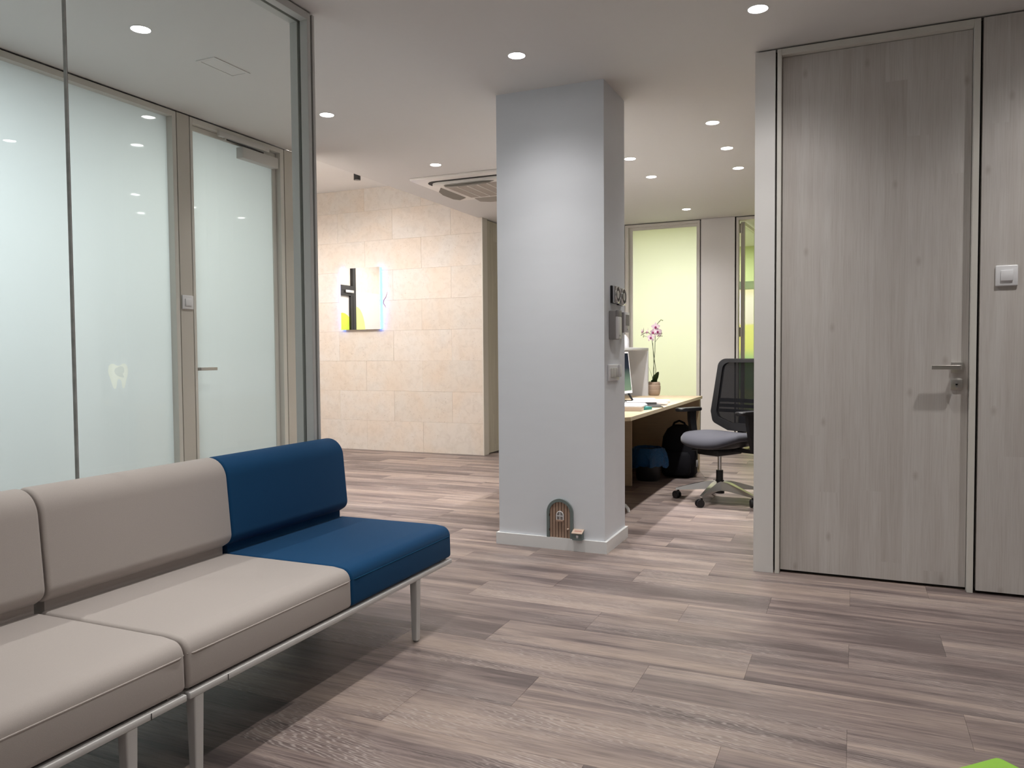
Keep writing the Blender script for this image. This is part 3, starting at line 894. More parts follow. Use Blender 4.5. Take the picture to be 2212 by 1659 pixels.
# ------------------------------------------------------------------ LEFT GLASS PARTITION (clear)
GX = -2.245
t = empty('window_3', (GX, 1.0, 0)); struct(t, 'clear glass partition with a grey metal frame behind the bench')
def frame_member(name, dims, mat='frame_alu_grey'):
    return box(name, dims, mat, t, 0.001, 1)
frame_member('frame_head', (-2.293, -2.253, -2.5, 2.825, 2.585, PT))
frame_member('frame_head', (-2.237, -2.197, -2.5, 2.825, 2.585, PT))
frame_member('frame_sill', (-2.293, -2.253, -2.5, 2.825, 0.0, 0.035))
frame_member('frame_sill', (-2.237, -2.197, -2.5, 2.825, 0.0, 0.035))
frame_member('frame_post', (-2.293, -2.253, 2.803, 2.825, 0.035, 2.585))
frame_member('frame_post', (-2.237, -2.197, 2.803, 2.825, 0.035, 2.585))
box('frame_core', (-2.285, -2.205, 2.825, 2.837, 0.0, PT - 0.004), 'gap_dark', t)
box('end_cap', (-2.293, -2.197, 2.837, 2.852, 0.0, PT), 'frame_alu_grey', t, 0.001, 1)
box('head_gap', (-2.28, -2.21, -2.5, 2.84, PT, CEIL), 'gap_dark', t)
for a, b in ((1.689, 2.82), (0.489, 1.683), (-0.711, 0.483), (-2.5, -0.717)):
    box('glass_pane', (GX - 0.006, GX + 0.006, a, b, 0.01, 2.60), 'glass_clear', t)
for y in (1.686, 0.486, -0.714):
    box('silicone_joint', (GX - 0.0065, GX + 0.0065, y - 0.0024, y + 0.0002, 0.01, 2.60), 'joint_pale', t)
    box('silicone_joint', (GX - 0.006, GX + 0.006, y + 0.0002, y + 0.0024, 0.01, 2.60), 'joint_grey', t)

# ------------------------------------------------------------------ LEFT WALL: frosted window, post with switch, frosted door
LX = -3.81
def frosted(name, parent, x, y0, y1, z0, z1, hole=None, film='frost'):
    """glass sheet with a frosting film on its room side (+X)"""
    g = box(name, (x - 0.010, x - 0.001, y0, y1, z0, z1), 'glass_clear', parent)
    bm = bmesh.new()
    vs = [bm.verts.new(p) for p in ((x, y0, z0), (x, y1, z0), (x, y1, z1), (x, y0, z1))]
    if not hole:
        bm.faces.new(vs)
    else:
        hv = [bm.verts.new((x, p[0], p[1])) for p in hole]
        allv = vs + hv
        for tri in tessellate_polygon([[v.co.copy() for v in vs], [v.co.copy() for v in hv]]):
            bm.faces.new([allv[i] for i in tri])
    f = finish('frosting_film', bm, film, g)
    return g
# tooth outline (y, z), unit box then placed
tooth = [(0.00, 0.72), (0.04, 0.90), (0.16, 0.99), (0.30, 0.98), (0.42, 0.92), (0.52, 0.90), (0.62, 0.93), (0.74, 0.99), (0.86, 0.98), (0.96, 0.88), (1.0, 0.70), (0.97, 0.52), (0.90, 0.36), (0.84, 0.14), (0.80, 0.03), (0.73, 0.00), (0.68, 0.08), (0.66, 0.26), (0.60, 0.36), (0.50, 0.38), (0.43, 0.30), (0.41, 0.14), (0.38, 0.03), (0.30, 0.00), (0.22, 0.08), (0.16, 0.24), (0.10, 0.42), (0.03, 0.58)]
TW, THH, TY, TZ = 0.133, 0.146, 3.105, 0.940
hole = [(TY + a * TW, TZ + b * THH) for a, b in tooth]
t = empty('window_2', (LX, 2.0, 0)); struct(t, 'tall frosted glass wall panel in a cream frame')
FXg = LX - 0.048
bm = bmesh.new()
abox(bm, LX - 0.10, LX, 3.556, 3.586, 0, PT, 0.001, 1)
abox(bm, LX - 0.10, LX, -2.5, 3.556, 2.585, PT, 0.001, 1)
abox(bm, LX - 0.10, LX, -2.5, 3.556, 0, 0.05, 0.001, 1)
finish('frame', bm, 'frame_alu', t)
frosted('frosted_pane', t, FXg, -1.0, 3.556, 0.05, 2.585, hole)
sw = [(0.50, 0.85), (0.62, 0.89), (0.74, 0.87), (0.80, 0.79), (0.80, 0.66), (0.72, 0.57), (0.80, 0.46), (0.74, 0.43), (0.62, 0.46), (0.48, 0.50), (0.36, 0.58), (0.30, 0.70), (0.36, 0.81)]
swp = [(TY + a * TW, TZ + b * THH) for a, b in sw]
bm = bmesh.new()
hv = [bm.verts.new((FXg, p[0], p[1])) for p in hole]; sv = [bm.verts.new((FXg, p[0], p[1])) for p in swp]
allv = hv + sv
for tri in tessellate_polygon([[v.co.copy() for v in hv], [v.co.copy() for v in sv]]):
    bm.faces.new([allv[i] for i in tri])
dcl = finish('tooth_emblem', bm, 'frost_tooth', t); dcl['label'] = 'pale yellow tooth shaped emblem'
bm = bmesh.new()
sv = [Vector((FXg, p[0], p[1])) for p in swp]; bv = [bm.verts.new(v) for v in sv]
for tri in tessellate_polygon([sv]):
    bm.faces.new([bv[i] for i in tri])
finish('emblem_swirl', bm, 'frost_swirl', dcl)
struct(box('wall_left_core', (LX - 0.07, LX - 0.012, 3.60, 4.75, PT, CEIL), 'gap_dark'), 'dark shadow joint over the left wall')
struct(box('wall_left_top', (LX - 0.10, LX - 0.012, -2.5, 3.6, PT, CEIL), 'gap_dark'), 'dark shadow joint over the frosted glass')
struct(box('trim_3', (LX - 0.09, LX, 3.592, 3.688, 0, PT), 'panel_cream'), 'cream post between frosted window and door')
struct(box('trim_4', (LX - 0.06, LX - 0.03, 3.584, 3.698, 0, PT), 'gap_dark'), 'dark joints of the post')
light_switch('white square light switch on the cream post by the frosted door', (LX, 3.641, 1.459), 0.090, 0.088, 'x', 1)
t = empty('door_2', (LX, 4.1, 0)); struct(t, 'frosted glass door in a cream frame with a closer')
bm = bmesh.new()
abox(bm, LX - 0.10, LX, 3.695, 3.716, 0, PT, 0.001, 1)
abox(bm, LX - 0.10, LX, 4.528, 4.566, 0, PT, 0.001, 1)
abox(bm, LX - 0.10, LX, 3.716, 4.528, 2.585, PT, 0.001, 1)
finish('door_frame', bm, 'frame_alu', t)
DX = LX - 0.045
bm = bmesh.new()
abox(bm, DX - 0.035, DX + 0.004, 3.718, 3.732, 0.012, 2.582)
abox(bm, DX - 0.035, DX + 0.004, 4.492, 4.525, 0.012, 2.582)
abox(bm, DX - 0.035, DX + 0.004, 3.732, 4.492, 2.552, 2.582)
abox(bm, DX - 0.035, DX + 0.004, 3.732, 4.492, 0.012, 0.06)
leaf2 = finish('leaf_frame', bm, 'frame_alu', t)
frosted('frosted_pane', t, DX - 0.006, 3.732, 4.492, 0.06, 2.552)
bm = bmesh.new()
aprism(bm, round_poly([(DX + 0.004, 3.722), (DX + 0.062, 3.722), (DX + 0.062, 3.866), (DX + 0.046, 3.866), (DX + 0.046, 3.742), (DX + 0.004, 3.742)], [0, 0.01, 0.002, 0.002, 0.003, 0], 4), 'z', 1.032, 1.052, 0.0015, 1)
finish('door_handle', bm, 'steel', leaf2, smooth=40)
cl = box('closer_body', (DX + 0.004, DX + 0.062, 4.135, 4.488, 2.462, 2.535), 'plastic_lightgrey', t, 0.003)
rl = box('closer_rail', (LX - 0.005, LX + 0.018, 3.927, 4.399, 2.556, 2.590), 'plastic_lightgrey', t, 0.003)
tube('closer_arm', [(LX + 0.004, 3.985, 2.550), (LX + 0.004, 4.35, 2.543)], 0.005, 'gap_dark', t)
cyl('closer_knuckle', (LX + 0.004, 3.985, 2.543), (LX + 0.004, 3.985, 2.556), 0.010, 'steel', t, seg=16)
struct(box('trim_5', (LX - 0.09, LX, 4.574, 4.75, 0, PT), 'panel_cream'), 'cream end panel of the left wall')
struct(box('trim_6', (LX - 0.06, LX - 0.03, 4.560, 4.58, 0, PT), 'gap_dark'), 'dark joint of the end panel')
# treatment room behind the frosted wall
bm = bmesh.new()
struct(box('wall_room_back', (-6.6, -6.5, -2.5, 4.62, 0, CEIL), 'room_white'), 'white far wall of the treatment room')
struct(box('wall_room_side', (-6.5, -3.92, 4.58, 4.64, 0, CEIL), 'room_white'), 'white side wall of the treatment room')
struct(box('wall_room_rear', (-6.6, -3.81, -2.6, -2.5, 0, CEIL), 'room_white'), 'white rear wall of the treatment room')
struct(box('ceiling_room', (-6.6, -3.85, -2.6, 4.64, CEIL, CEIL + 0.1), 'room_white'), 'white ceiling of the treatment room')
def fill_panel(name, label, x, y, w, h, power, col):  # unseen light panel, added to brighten frosted glass from behind
    t = empty(name, (x, y, CEIL)); tag(t, label, 'ceiling lamp')
    bm = bmesh.new()
    for d in ((x - w / 2 - 0.02, x + w / 2 + 0.02, y - h / 2 - 0.02, y - h / 2), (x - w / 2 - 0.02, x + w / 2 + 0.02, y + h / 2, y + h / 2 + 0.02), (x - w / 2 - 0.02, x - w / 2, y - h / 2, y + h / 2), (x + w / 2, x + w / 2 + 0.02, y - h / 2, y + h / 2)):
        abox(bm, *d, CEIL - 0.02, CEIL)
    finish('fill_frame', bm, 'plastic_white', t)
    box('fill_diffuser', (x - w / 2, x + w / 2, y - h / 2, y + h / 2, CEIL - 0.012, CEIL - 0.001), 'fill_glow', t)
    ld = bpy.data.lights.new('fill_beam', 'AREA'); ld.shape = 'RECTANGLE'; ld.size = w; ld.size_y = h
    ld.energy = power; ld.color = col
    lo = bpy.data.objects.new('fill_beam', ld); C.objects.link(lo); lo.parent = t; lo.location = (0, 0, -0.02)
fill_panel('room_fill_panel', 'added square light panel in the unseen room behind the frosted wall', -5.0, 1.9, 0.6, 0.6, 112, (0.86, 0.93, 1.0))  # added source, stands in for the cool daylight of this room
fill_panel('room_fill_panel', 'second added square light panel deeper in the unseen room behind the frosted wall', -5.0, 3.7, 0.6, 0.6, 36, (0.97, 1.0, 0.95))  # another added source behind the frosted wall

# ------------------------------------------------------------------ BACK WALL of the reception
BY = 8.95
struct(box('wall_back_left', (-3.76, -2.486, BY, BY + 0.10, 0, CEIL), 'white_paint'), 'white wall left of the reception window')
struct(box('wall_back_right', (-0.26, 3.0, BY, BY + 0.10, 0, CEIL), 'white_paint'), 'white wall right of the open door')
struct(box('trim_7', (-1.600, -1.230, BY, BY + 0.10, 0, CEIL - 0.002), 'panel_white'), 'white panel between window and open door')
struct(box('trim_8', (-1.612, -1.215, BY + 0.04, BY + 0.06, 0, CEIL), 'gap_dark'), 'dark joints of the white panel')
struct(box('trim_9', (-2.49, -0.26, BY + 0.03, BY + 0.07, PT, CEIL), 'gap_dark'), 'dark shadow joint over window and door')
t = empty('window_1', (-2.04, BY, 0)); struct(t, 'tall frosted window glowing lime behind the reception desk')
bm = bmesh.new()
abox(bm, -2.478, -2.438, BY - 0.003, BY + 0.09, 0, PT, 0.001, 1)
abox(bm, -1.640, -1.612, BY - 0.003, BY + 0.09, 0, PT, 0.001, 1)
abox(bm, -2.438, -1.640, BY - 0.003, BY + 0.09, 2.588, PT, 0.001, 1)
abox(bm, -2.438, -1.640, BY - 0.003, BY + 0.09, 0, 0.05, 0.001, 1)
finish('frame', bm, 'frame_alu', t)
bm = bmesh.new()
abox(bm, -2.438, -2.396, BY + 0.03, BY + 0.07, 0.05, 2.588)
abox(bm, -1.655, -1.640, BY + 0.03, BY + 0.07, 0.05, 2.588)
abox(bm, -2.396, -1.655, BY + 0.03, BY + 0.07, 2.555, 2.588)
finish('inner_frame', bm, 'frame_alu', t)
g = box('frosted_pane', (-2.396, -1.655, BY + 0.042, BY + 0.051, 0.05, 2.555), 'glass_clear', t)
bm = bmesh.new()
bm.faces.new([bm.verts.new(p) for p in ((-2.396, BY + 0.041, 0.05), (-1.655, BY + 0.041, 0.05), (-1.655, BY + 0.041, 2.555), (-2.396, BY + 0.041, 2.555))])
finish('frosting_film', bm, 'frost_lime', g)
# open door into the lime room
t = empty('door_3', (-0.75, BY, 0)); struct(t, 'open glass door in a cream frame leading to the lime green room')
bm = bmesh.new()
abox(bm, -1.213, -1.188, BY - 0.003, BY + 0.10, 0, PT, 0.001, 1)
abox(bm, -0.31, -0.27, BY - 0.003, BY + 0.10, 0, PT, 0.001, 1)
abox(bm, -1.188, -0.31, BY - 0.003, BY + 0.10, 2.586, PT, 0.001, 1)
finish('door_frame', bm, 'frame_alu', t)
# leaf swung into the far room, hinged on the left jamb
HX, HY, SW = -1.178, BY + 0.105, math.radians(86.5)
lfx = Vector((math.cos(SW), math.sin(SW), 0)); lfn = Vector((-math.sin(SW), math.cos(SW), 0))
def leafbox(bm, a0, a1, d0, d1, z0, z1):
    vs = []
    for a in (a0, a1):
        for d in (d0, d1):
            for z in (z0, z1):
                p = Vector((HX, HY, 0)) + lfx * a + lfn * d; p.z = z
                vs.append(bm.verts.new(p))
    for q in [(0, 1, 3, 2), (4, 6, 7, 5), (0, 4, 5, 1), (2, 3, 7, 6), (0, 2, 6, 4), (1, 5, 7, 3)]:
        bm.faces.new([vs[i] for i in q])
bm = bmesh.new()
leafbox(bm, 0.0, 0.035, -0.042, 0, 0.012, 2.58); leafbox(bm, 0.80, 0.835, -0.042, 0, 0.012, 2.58)
leafbox(bm, 0.035, 0.80, -0.042, 0, 2.545, 2.58); leafbox(bm, 0.035, 0.80, -0.042, 0, 0.012, 0.07)
lf = finish('leaf_frame', bm, 'frame_alu', t)
bm = bmesh.new(); leafbox(bm, 0.035, 0.80, -0.025, -0.017, 0.07, 2.545)
finish('glass_pane', bm, 'glass_leaf', t)
for z in (2.455, 1.30, 0.20):
    box('hinge', (-1.1885, -1.158, BY + 0.085, BY + 0.106, z, z + 0.105), 'steel', t, 0.002)
# lime room behind
struct(box('wall_lime_back', (-3.76, 3.0, 11.5, 11.6, 0, CEIL), 'lime_wall'), 'lime green far wall')
struct(box('wall_lime_left', (-3.86, -3.76, 9.05, 11.5, 0, CEIL), 'lime_wall'), 'lime green side wall')
struct(box('wall_lime_right', (1.0, 1.1, 9.05, 11.5, 0, CEIL), 'lime_wall'), 'lime green side wall by the door')
struct(box('ceiling_lime', (-3.86, 3.0, BY + 0.1, 11.6, CEIL, CEIL + 0.1), 'room_white'), 'white ceiling of the lime room')
struct(box('floor_lime', (-3.86, 3.0, 9.0, 11.6, -0.06, 0.0), 'desk_wood'), 'floor of the lime room')
fill_panel('room_fill_panel', 'added light panel, unseen, in the lime green room behind the reception', -1.9, 10.35, 0.9, 0.5, 98, (1.0, 0.98, 0.93))  # added out of sight so the lime window glows
t = empty('wall_poster', (-1.35, 11.5, 0.9)); tag(t, 'tall poster in a dark green frame on the lime room wall', 'poster')
pxa, pxb = -1.62, -1.30
box('poster_sheet', (pxa, pxb, 11.488, 11.499, 0.6, 2.02), 'poster', t)
bm = bmesh.new()
for d in ((pxa - 0.1, pxa, 0.6, 2.13), (pxb, pxb + 0.10, 0.6, 2.13), (pxa, pxb, 2.02, 2.13)):
    abox(bm, d[0], d[1], 11.475, 11.499, d[2], d[3])
finish('poster_frame', bm, 'green_frame', t)

# ------------------------------------------------------------------ entrance spot and warm light
t = empty('spotlight', (-4.90, 7.05, 3.08)); tag(t, 'black cylindrical spotlight on the raised entrance ceiling', 'spotlight')
cyl('spot_body', (-4.90, 7.05, 3.0), (-4.90, 7.05, 3.08), 0.036, 'metal_black', t)
cyl('spot_lens', (-4.90, 7.05, 2.998), (-4.90, 7.05, 3.0005), 0.028, 'plastic_grey', t)
WARM = (1.0, 0.935, 0.885)
def entr_spot(x, y, power, host):
    ld = bpy.data.lights.new('spot_beam', 'SPOT'); ld.energy = power; ld.color = WARM
    ld.spot_size = math.radians(172); ld.spot_blend = 0.4; ld.shadow_soft_size = 0.06
    lo = bpy.data.objects.new('spot_beam', ld); C.objects.link(lo); lo.parent = host; lo.location = (0, 0, -0.1)
entr_spot(-4.90, 7.05, 16, t)
for x, y, w in ((-5.5, 5.4, 250), (-4.4, 5.3, 250), (-5.9, 6.1, 110)):
    t2 = copy_tree(t); t2.location = (x, y, 3.08)
    tag(t2, 'black cylindrical spotlight on the entrance ceiling, hidden by the lowered ceiling edge', 'spotlight', 'entrance spotlights out of sight')
    for ch in t2.children:
        if ch.type == 'LIGHT':
            ch.data = ch.data.copy(); ch.data.energy = w

# mirror with side lights on the stone wall
mx0, mx1, mz0, mz1, my = -5.62, -5.07, 1.427, 2.151, ST_Y - 0.045
t = empty('wall_mirror', ((mx0 + mx1) / 2, ST_Y, mz0)); tag(t, 'rectangular wall mirror with blue light strips on its sides', 'mirror')
box('mirror_glass', (mx0, mx1, my, my + 0.005, mz0, mz1), 'mirror', t)
box('mirror_back', (mx0 + 0.03, mx1 - 0.03, my + 0.005, ST_Y, mz0 + 0.005, mz1 - 0.005), 'plastic_white', t)
box('light_strip', (mx0, mx0 + 0.03, my + 0.005, ST_Y - 0.008, mz0 + 0.005, mz1 - 0.005), 'led_blue', t)
box('light_strip', (mx1 - 0.03, mx1, my + 0.005, ST_Y - 0.008, mz0 + 0.005, mz1 - 0.005), 'led_blue', t)

# ------------------------------------------------------------------ ceiling cassette air conditioner
ax, ay, az = -3.02, 6.27, CEIL
t = empty('air_conditioner', (ax, ay, az - 0.05)); tag(t, 'square white cassette air conditioner in the passage ceiling with open flaps', 'air conditioner')
h = 0.475
bm = bmesh.new()
abox(bm, ax - h, ax + h, ay - h, ay + h, az - 0.022, az, 0.006, 2)
finish('outer_panel', bm, 'cooler_panel', t, smooth=30)
sq = round_poly([(ax - 0.385, ay - 0.385), (ax + 0.385, ay - 0.385), (ax + 0.385, ay + 0.385), (ax - 0.385, ay + 0.385)], 0.10, 8)
prism('outlet_recess', sq, 'z', az - 0.026, az - 0.02, 'gap_dark', t)
sq2 = round_poly([(ax - 0.355, ay - 0.355), (ax + 0.355, ay - 0.355), (ax + 0.355, ay + 0.355), (ax - 0.355, ay + 0.355)], 0.09, 8)
prism('centre_plate', sq2, 'z', az - 0.048, az - 0.024, 'cooler_panel', t, 0.004)
gr = box('intake_grille', (ax - 0.245, ax + 0.245, ay - 0.245, ay + 0.245, az - 0.052, az - 0.047), 'cooler_grille', t)
for k in range(4):
    xx = ax - 0.245 + 0.098 * (k + 1)
    box('grille_bar', (xx - 0.004, xx + 0.004, ay - 0.245, ay + 0.245, az - 0.055, az - 0.051), 'cooler_panel', gr)
for q in range(4):
    a = q * PI / 2
    ca, sa = math.cos(a), math.sin(a)
    prof = [(-0.24, 0.0), (-0.20, 0.045), (-0.10, 0.062), (0.10, 0.062), (0.20, 0.045), (0.24, 0.0)]
    bm = bmesh.new()
    lo, hi = [], []
    for u, v in prof:
        out = 0.300 + v * 0.9; z = az - 0.046 - v * 0.55
        x = ax + ca * out - sa * u; y = ay + sa * out + ca * u
        lo.append(bm.verts.new((x, y, z - 0.004))); hi.append(bm.verts.new((x, y, z + 0.002)))
    bm.faces.new(lo); bm.faces.new(hi[::-1])
    for i in range(6):
        bm.faces.new((lo[i], lo[(i + 1) % 6], hi[(i + 1) % 6], hi[i]))
    finish('air_flap', bm, 'cooler_flap', t)

# ------------------------------------------------------------------ COLUMN DEVICES (right face, X = -1.274, facing +X)
KX = -1.274
for i, (y0, y1) in enumerate(((4.285, 4.385), (4.412, 4.512))):
    zc = 1.457 if i == 0 else 1.452
    t = empty('wall_gauge', (KX, (y0 + y1) / 2, zc - 0.05))
    tag(t, ['square chrome wall gauge with a round dial, nearer the column corner', 'square chrome wall gauge with a round dial, beside the other gauge'][i], 'gauge')
    box('gauge_back', (KX, KX + 0.012, y0, y1, zc - 0.05, zc + 0.05), 'plastic_black', t, 0.003)
    box('gauge_case', (KX + 0.012, KX + 0.030, y0 + 0.001, y1 - 0.001, zc - 0.049, zc + 0.049), 'chrome', t, 0.006, 3)
    yc = (y0 + y1) / 2
    d = cyl('dial', (KX + 0.029, yc, zc), (KX + 0.032, yc, zc), 0.042, 'screen_dark', t, seg=32)
    cyl('dial_face', (KX + 0.0315, yc, zc), (KX + 0.0335, yc, zc), 0.022, 'plastic_lightgrey', d, seg=24)
    bm = bmesh.new()
    atube(bm, [(KX + 0.032, yc + 0.044 * math.cos(a), zc + 0.044 * math.sin(a)) for a in [2 * PI * k / 32 for k in range(32)]], 0.003, 6, True)
    finish('dial_rim', bm, 'chrome', t, smooth=60)
t = empty('intercom_handset', (KX, 4.31, 1.20)); tag(t, 'long grey and white intercom handset on the column side', 'intercom')
box('intercom_base', (KX, KX + 0.038, 4.255, 4.345, 1.200, 1.363), 'plastic_grey', t, 0.005)
fr_ = box('handset', (KX + 0.036, KX + 0.052, 4.262, 4.343, 1.203, 1.330), 'plastic_white', t, 0.005)
box('earpiece', (KX + 0.036, KX + 0.052, 4.262, 4.343, 1.330, 1.366), 'plastic_grey', t, 0.005)
cyl('call_button', (KX + 0.051, 4.30, 1.222), (KX + 0.054, 4.30, 1.222), 0.005, 'plastic_grey', fr_, seg=12)
t = empty('thermostat', (KX, 4.49, 1.24)); tag(t, 'grey box thermostat with a small dark screen beside the intercom', 'thermostat')
box('thermostat_case', (KX, KX + 0.036, 4.440, 4.545, 1.243, 1.362), 'plastic_grey', t, 0.004)
pl_ = box('thermostat_front', (KX + 0.035, KX + 0.043, 4.443, 4.542, 1.243, 1.364), 'plastic_white', t, 0.003)
box('thermostat_screen', (KX + 0.0425, KX + 0.045, 4.456, 4.528, 1.285, 1.348), 'plastic_grey', pl_)
cyl('thermostat_button', (KX + 0.042, 4.49, 1.262), (KX + 0.045, 4.49, 1.262), 0.005, 'plastic_grey', pl_, seg=12)
t = empty('triple_switch', (KX, 4.33, 0.965)); tag(t, 'white triple rocker switch low on the column side', 'switch')
box('switch_plate', (KX, KX + 0.011, 4.225, 4.435, 0.965, 1.058), 'plastic_white', t, 0.004, 3)
for k in range(3):
    y = 4.250 + 0.052 * k
    box('rocker', (KX + 0.010, KX + 0.016, y, y + 0.045, 0.985, 1.038), 'plastic_lightgrey', t, 0.002)
box('key_holder', (KX + 0.009, KX + 0.024, 4.400, 4.438, 0.985, 1.056), 'plastic_white', t, 0.004)

# ------------------------------------------------------------------ little toy door on the column front
FY = 4.169
fx0_, fx1_, fz0, fzt = -1.618, -1.459, 0.068, 0.292
fcx = (fx0_ + fx1_) / 2; fr = (fx1_ - fx0_) / 2
t = empty('toy_door', (fcx, FY, fz0)); tag(t, 'tiny arched brown plank door in a grey-green frame on the column foot', 'toy door')
def arch(cx, r, z0, zs, n=16, ry=1.0):
    return [(cx - r, z0)] + [(cx - r * math.cos(PI * k / n), zs + r * ry * math.sin(PI * k / n)) for k in range(n + 1)] + [(cx + r, z0)]
zs = fzt - fr
bm = bmesh.new()
o_ = [(fcx - fr, fz0)] + [(fcx - fr * math.cos(PI * k / 20), zs + fr * math.sin(PI * k / 20)) for k in range(21)] + [(fcx + fr, fz0)]
ri = fr - 0.017
i_ = [(fcx - ri, fz0)] + [(fcx - ri * math.cos(PI * k / 20), zs + ri * math.sin(PI * k / 20)) for k in range(21)] + [(fcx + ri, fz0)]
ya, yb = FY - 0.014, FY
rings = [[bm.verts.new((p[0], y, p[1])) for p in q] for q in (o_, i_) for y in (ya, yb)]
of, ob, jf, jb = rings
n = len(o_)
for k in range(n - 1):
    bm.faces.new((of[k], of[k + 1], jf[k + 1], jf[k])); bm.faces.new((ob[k], jb[k], jb[k + 1], ob[k + 1]))
    bm.faces.new((of[k], ob[k], ob[k + 1], of[k + 1])); bm.faces.new((jf[k], jf[k + 1], jb[k + 1], jb[k]))
for k in (0, n - 1):
    bm.faces.new((of[k], jf[k], jb[k], ob[k]))
finish('arch_frame', bm, 'fairy_green', t, smooth=40)
prism('door_backing', arch(fcx, ri, fz0, zs), 'y', FY - 0.004, FY - 0.0005, 'fairy_gap', t)
npk = 7; pw = 2 * ri / npk
for k in range(npk):
    a = fcx - ri + k * pw + 0.0019; b = fcx - ri + (k + 1) * pw - 0.0019
    tp = [(b - (b - a) * s / 4, zs + math.sqrt(max(0, ri * ri - (b - (b - a) * s / 4 - fcx) ** 2)) - 0.0005) for s in range(5)]
    prism('door_plank', [(a, fz0 + 0.001), (b, fz0 + 0.001)] + tp, 'y', FY - 0.0085, FY - 0.003, 'fairy_wood', t)
wz0, wr, wcx = 0.172, 0.0205, fcx + 0.001
w = prism('window_pane', arch(wcx, wr, wz0, 0.200), 'y', FY - 0.0095, FY - 0.008, 'plastic_grey', t)
bm = bmesh.new()
atube(bm, [(wcx - wr, FY - 0.011, wz0)] + [(wcx - wr * math.cos(PI * k / 12), FY - 0.011, 0.198 + wr * 1.1 * math.sin(PI * k / 12)) for k in range(13)] + [(wcx + wr, FY - 0.011, wz0)], 0.0028, 6)
abox(bm, wcx - 0.002, wcx + 0.002, FY - 0.013, FY - 0.009, wz0, 0.219)
abox(bm, wcx - wr, wcx + wr, FY - 0.013, FY - 0.009, 0.192, 0.196)
finish('window_bars', bm, 'plastic_white', t)
box('window_box', (wcx - wr - 0.002, wcx + wr + 0.002, FY - 0.020, FY - 0.0085, wz0 - 0.009, wz0), 'fairy_wood', t)
bm = bmesh.new(); bmesh.ops.create_uvsphere(bm, u_segments=14, v_segments=10, radius=0.0065)
for v in bm.verts: v.co += Vector((fx1_ - 0.0285, FY - 0.0135, 0.122))
finish('door_knob', bm, 'lid_wood', t, smooth=True)
for z in (0.105, 0.19):
    box('hinge', (fx0_ + 0.0155, fx0_ + 0.0185, FY - 0.0148, FY - 0.008, z, z + 0.014), 'fairy_gap', t)
# toy letter box beside it
t = empty('toy_letterbox', (-1.425, 4.13, 0.068)); tag(t, 'tiny grey-green letter box with a wooden lid beside the toy door', 'letter box')
lbx0, lbx1, lby0, lby1 = -1.455, -1.398, 4.131, 4.169
prism('letterbox_body', [(lby0, 0.0685), (lby1, 0.0685), (lby1, 0.122), (lby0, 0.108)], 'x', lbx0, lbx1, 'fairy_green', t, 0.0015, 1)
prism('letterbox_lid', [(lby0 - 0.005, 0.1065), (lby1, 0.1225), (lby1, 0.1260), (lby0 - 0.005, 0.110)], 'x', lbx0 - 0.003, lbx1 + 0.003, 'lid_wood', t)
bm = bmesh.new()
for k in range(5):
    xx = -1.444 + 0.0085 * k
    vs = [bm.verts.new(p) for p in ((xx, 4.140, 0.1157), (xx + 0.0055, 4.140, 0.1157), (xx + 0.0055, 4.152, 0.1202), (xx, 4.152, 0.1202))]
    bm.faces.new(vs)
finish('lid_lettering', bm, 'lid_print', t)
sc = 0.013
prism('letterbox_mark', [(-1.4315 + a * sc, 0.080 + b * sc * 1.35) for a, b in tooth], 'y', lby0 - 0.0008, lby0 + 0.0005, 'plastic_white', t)

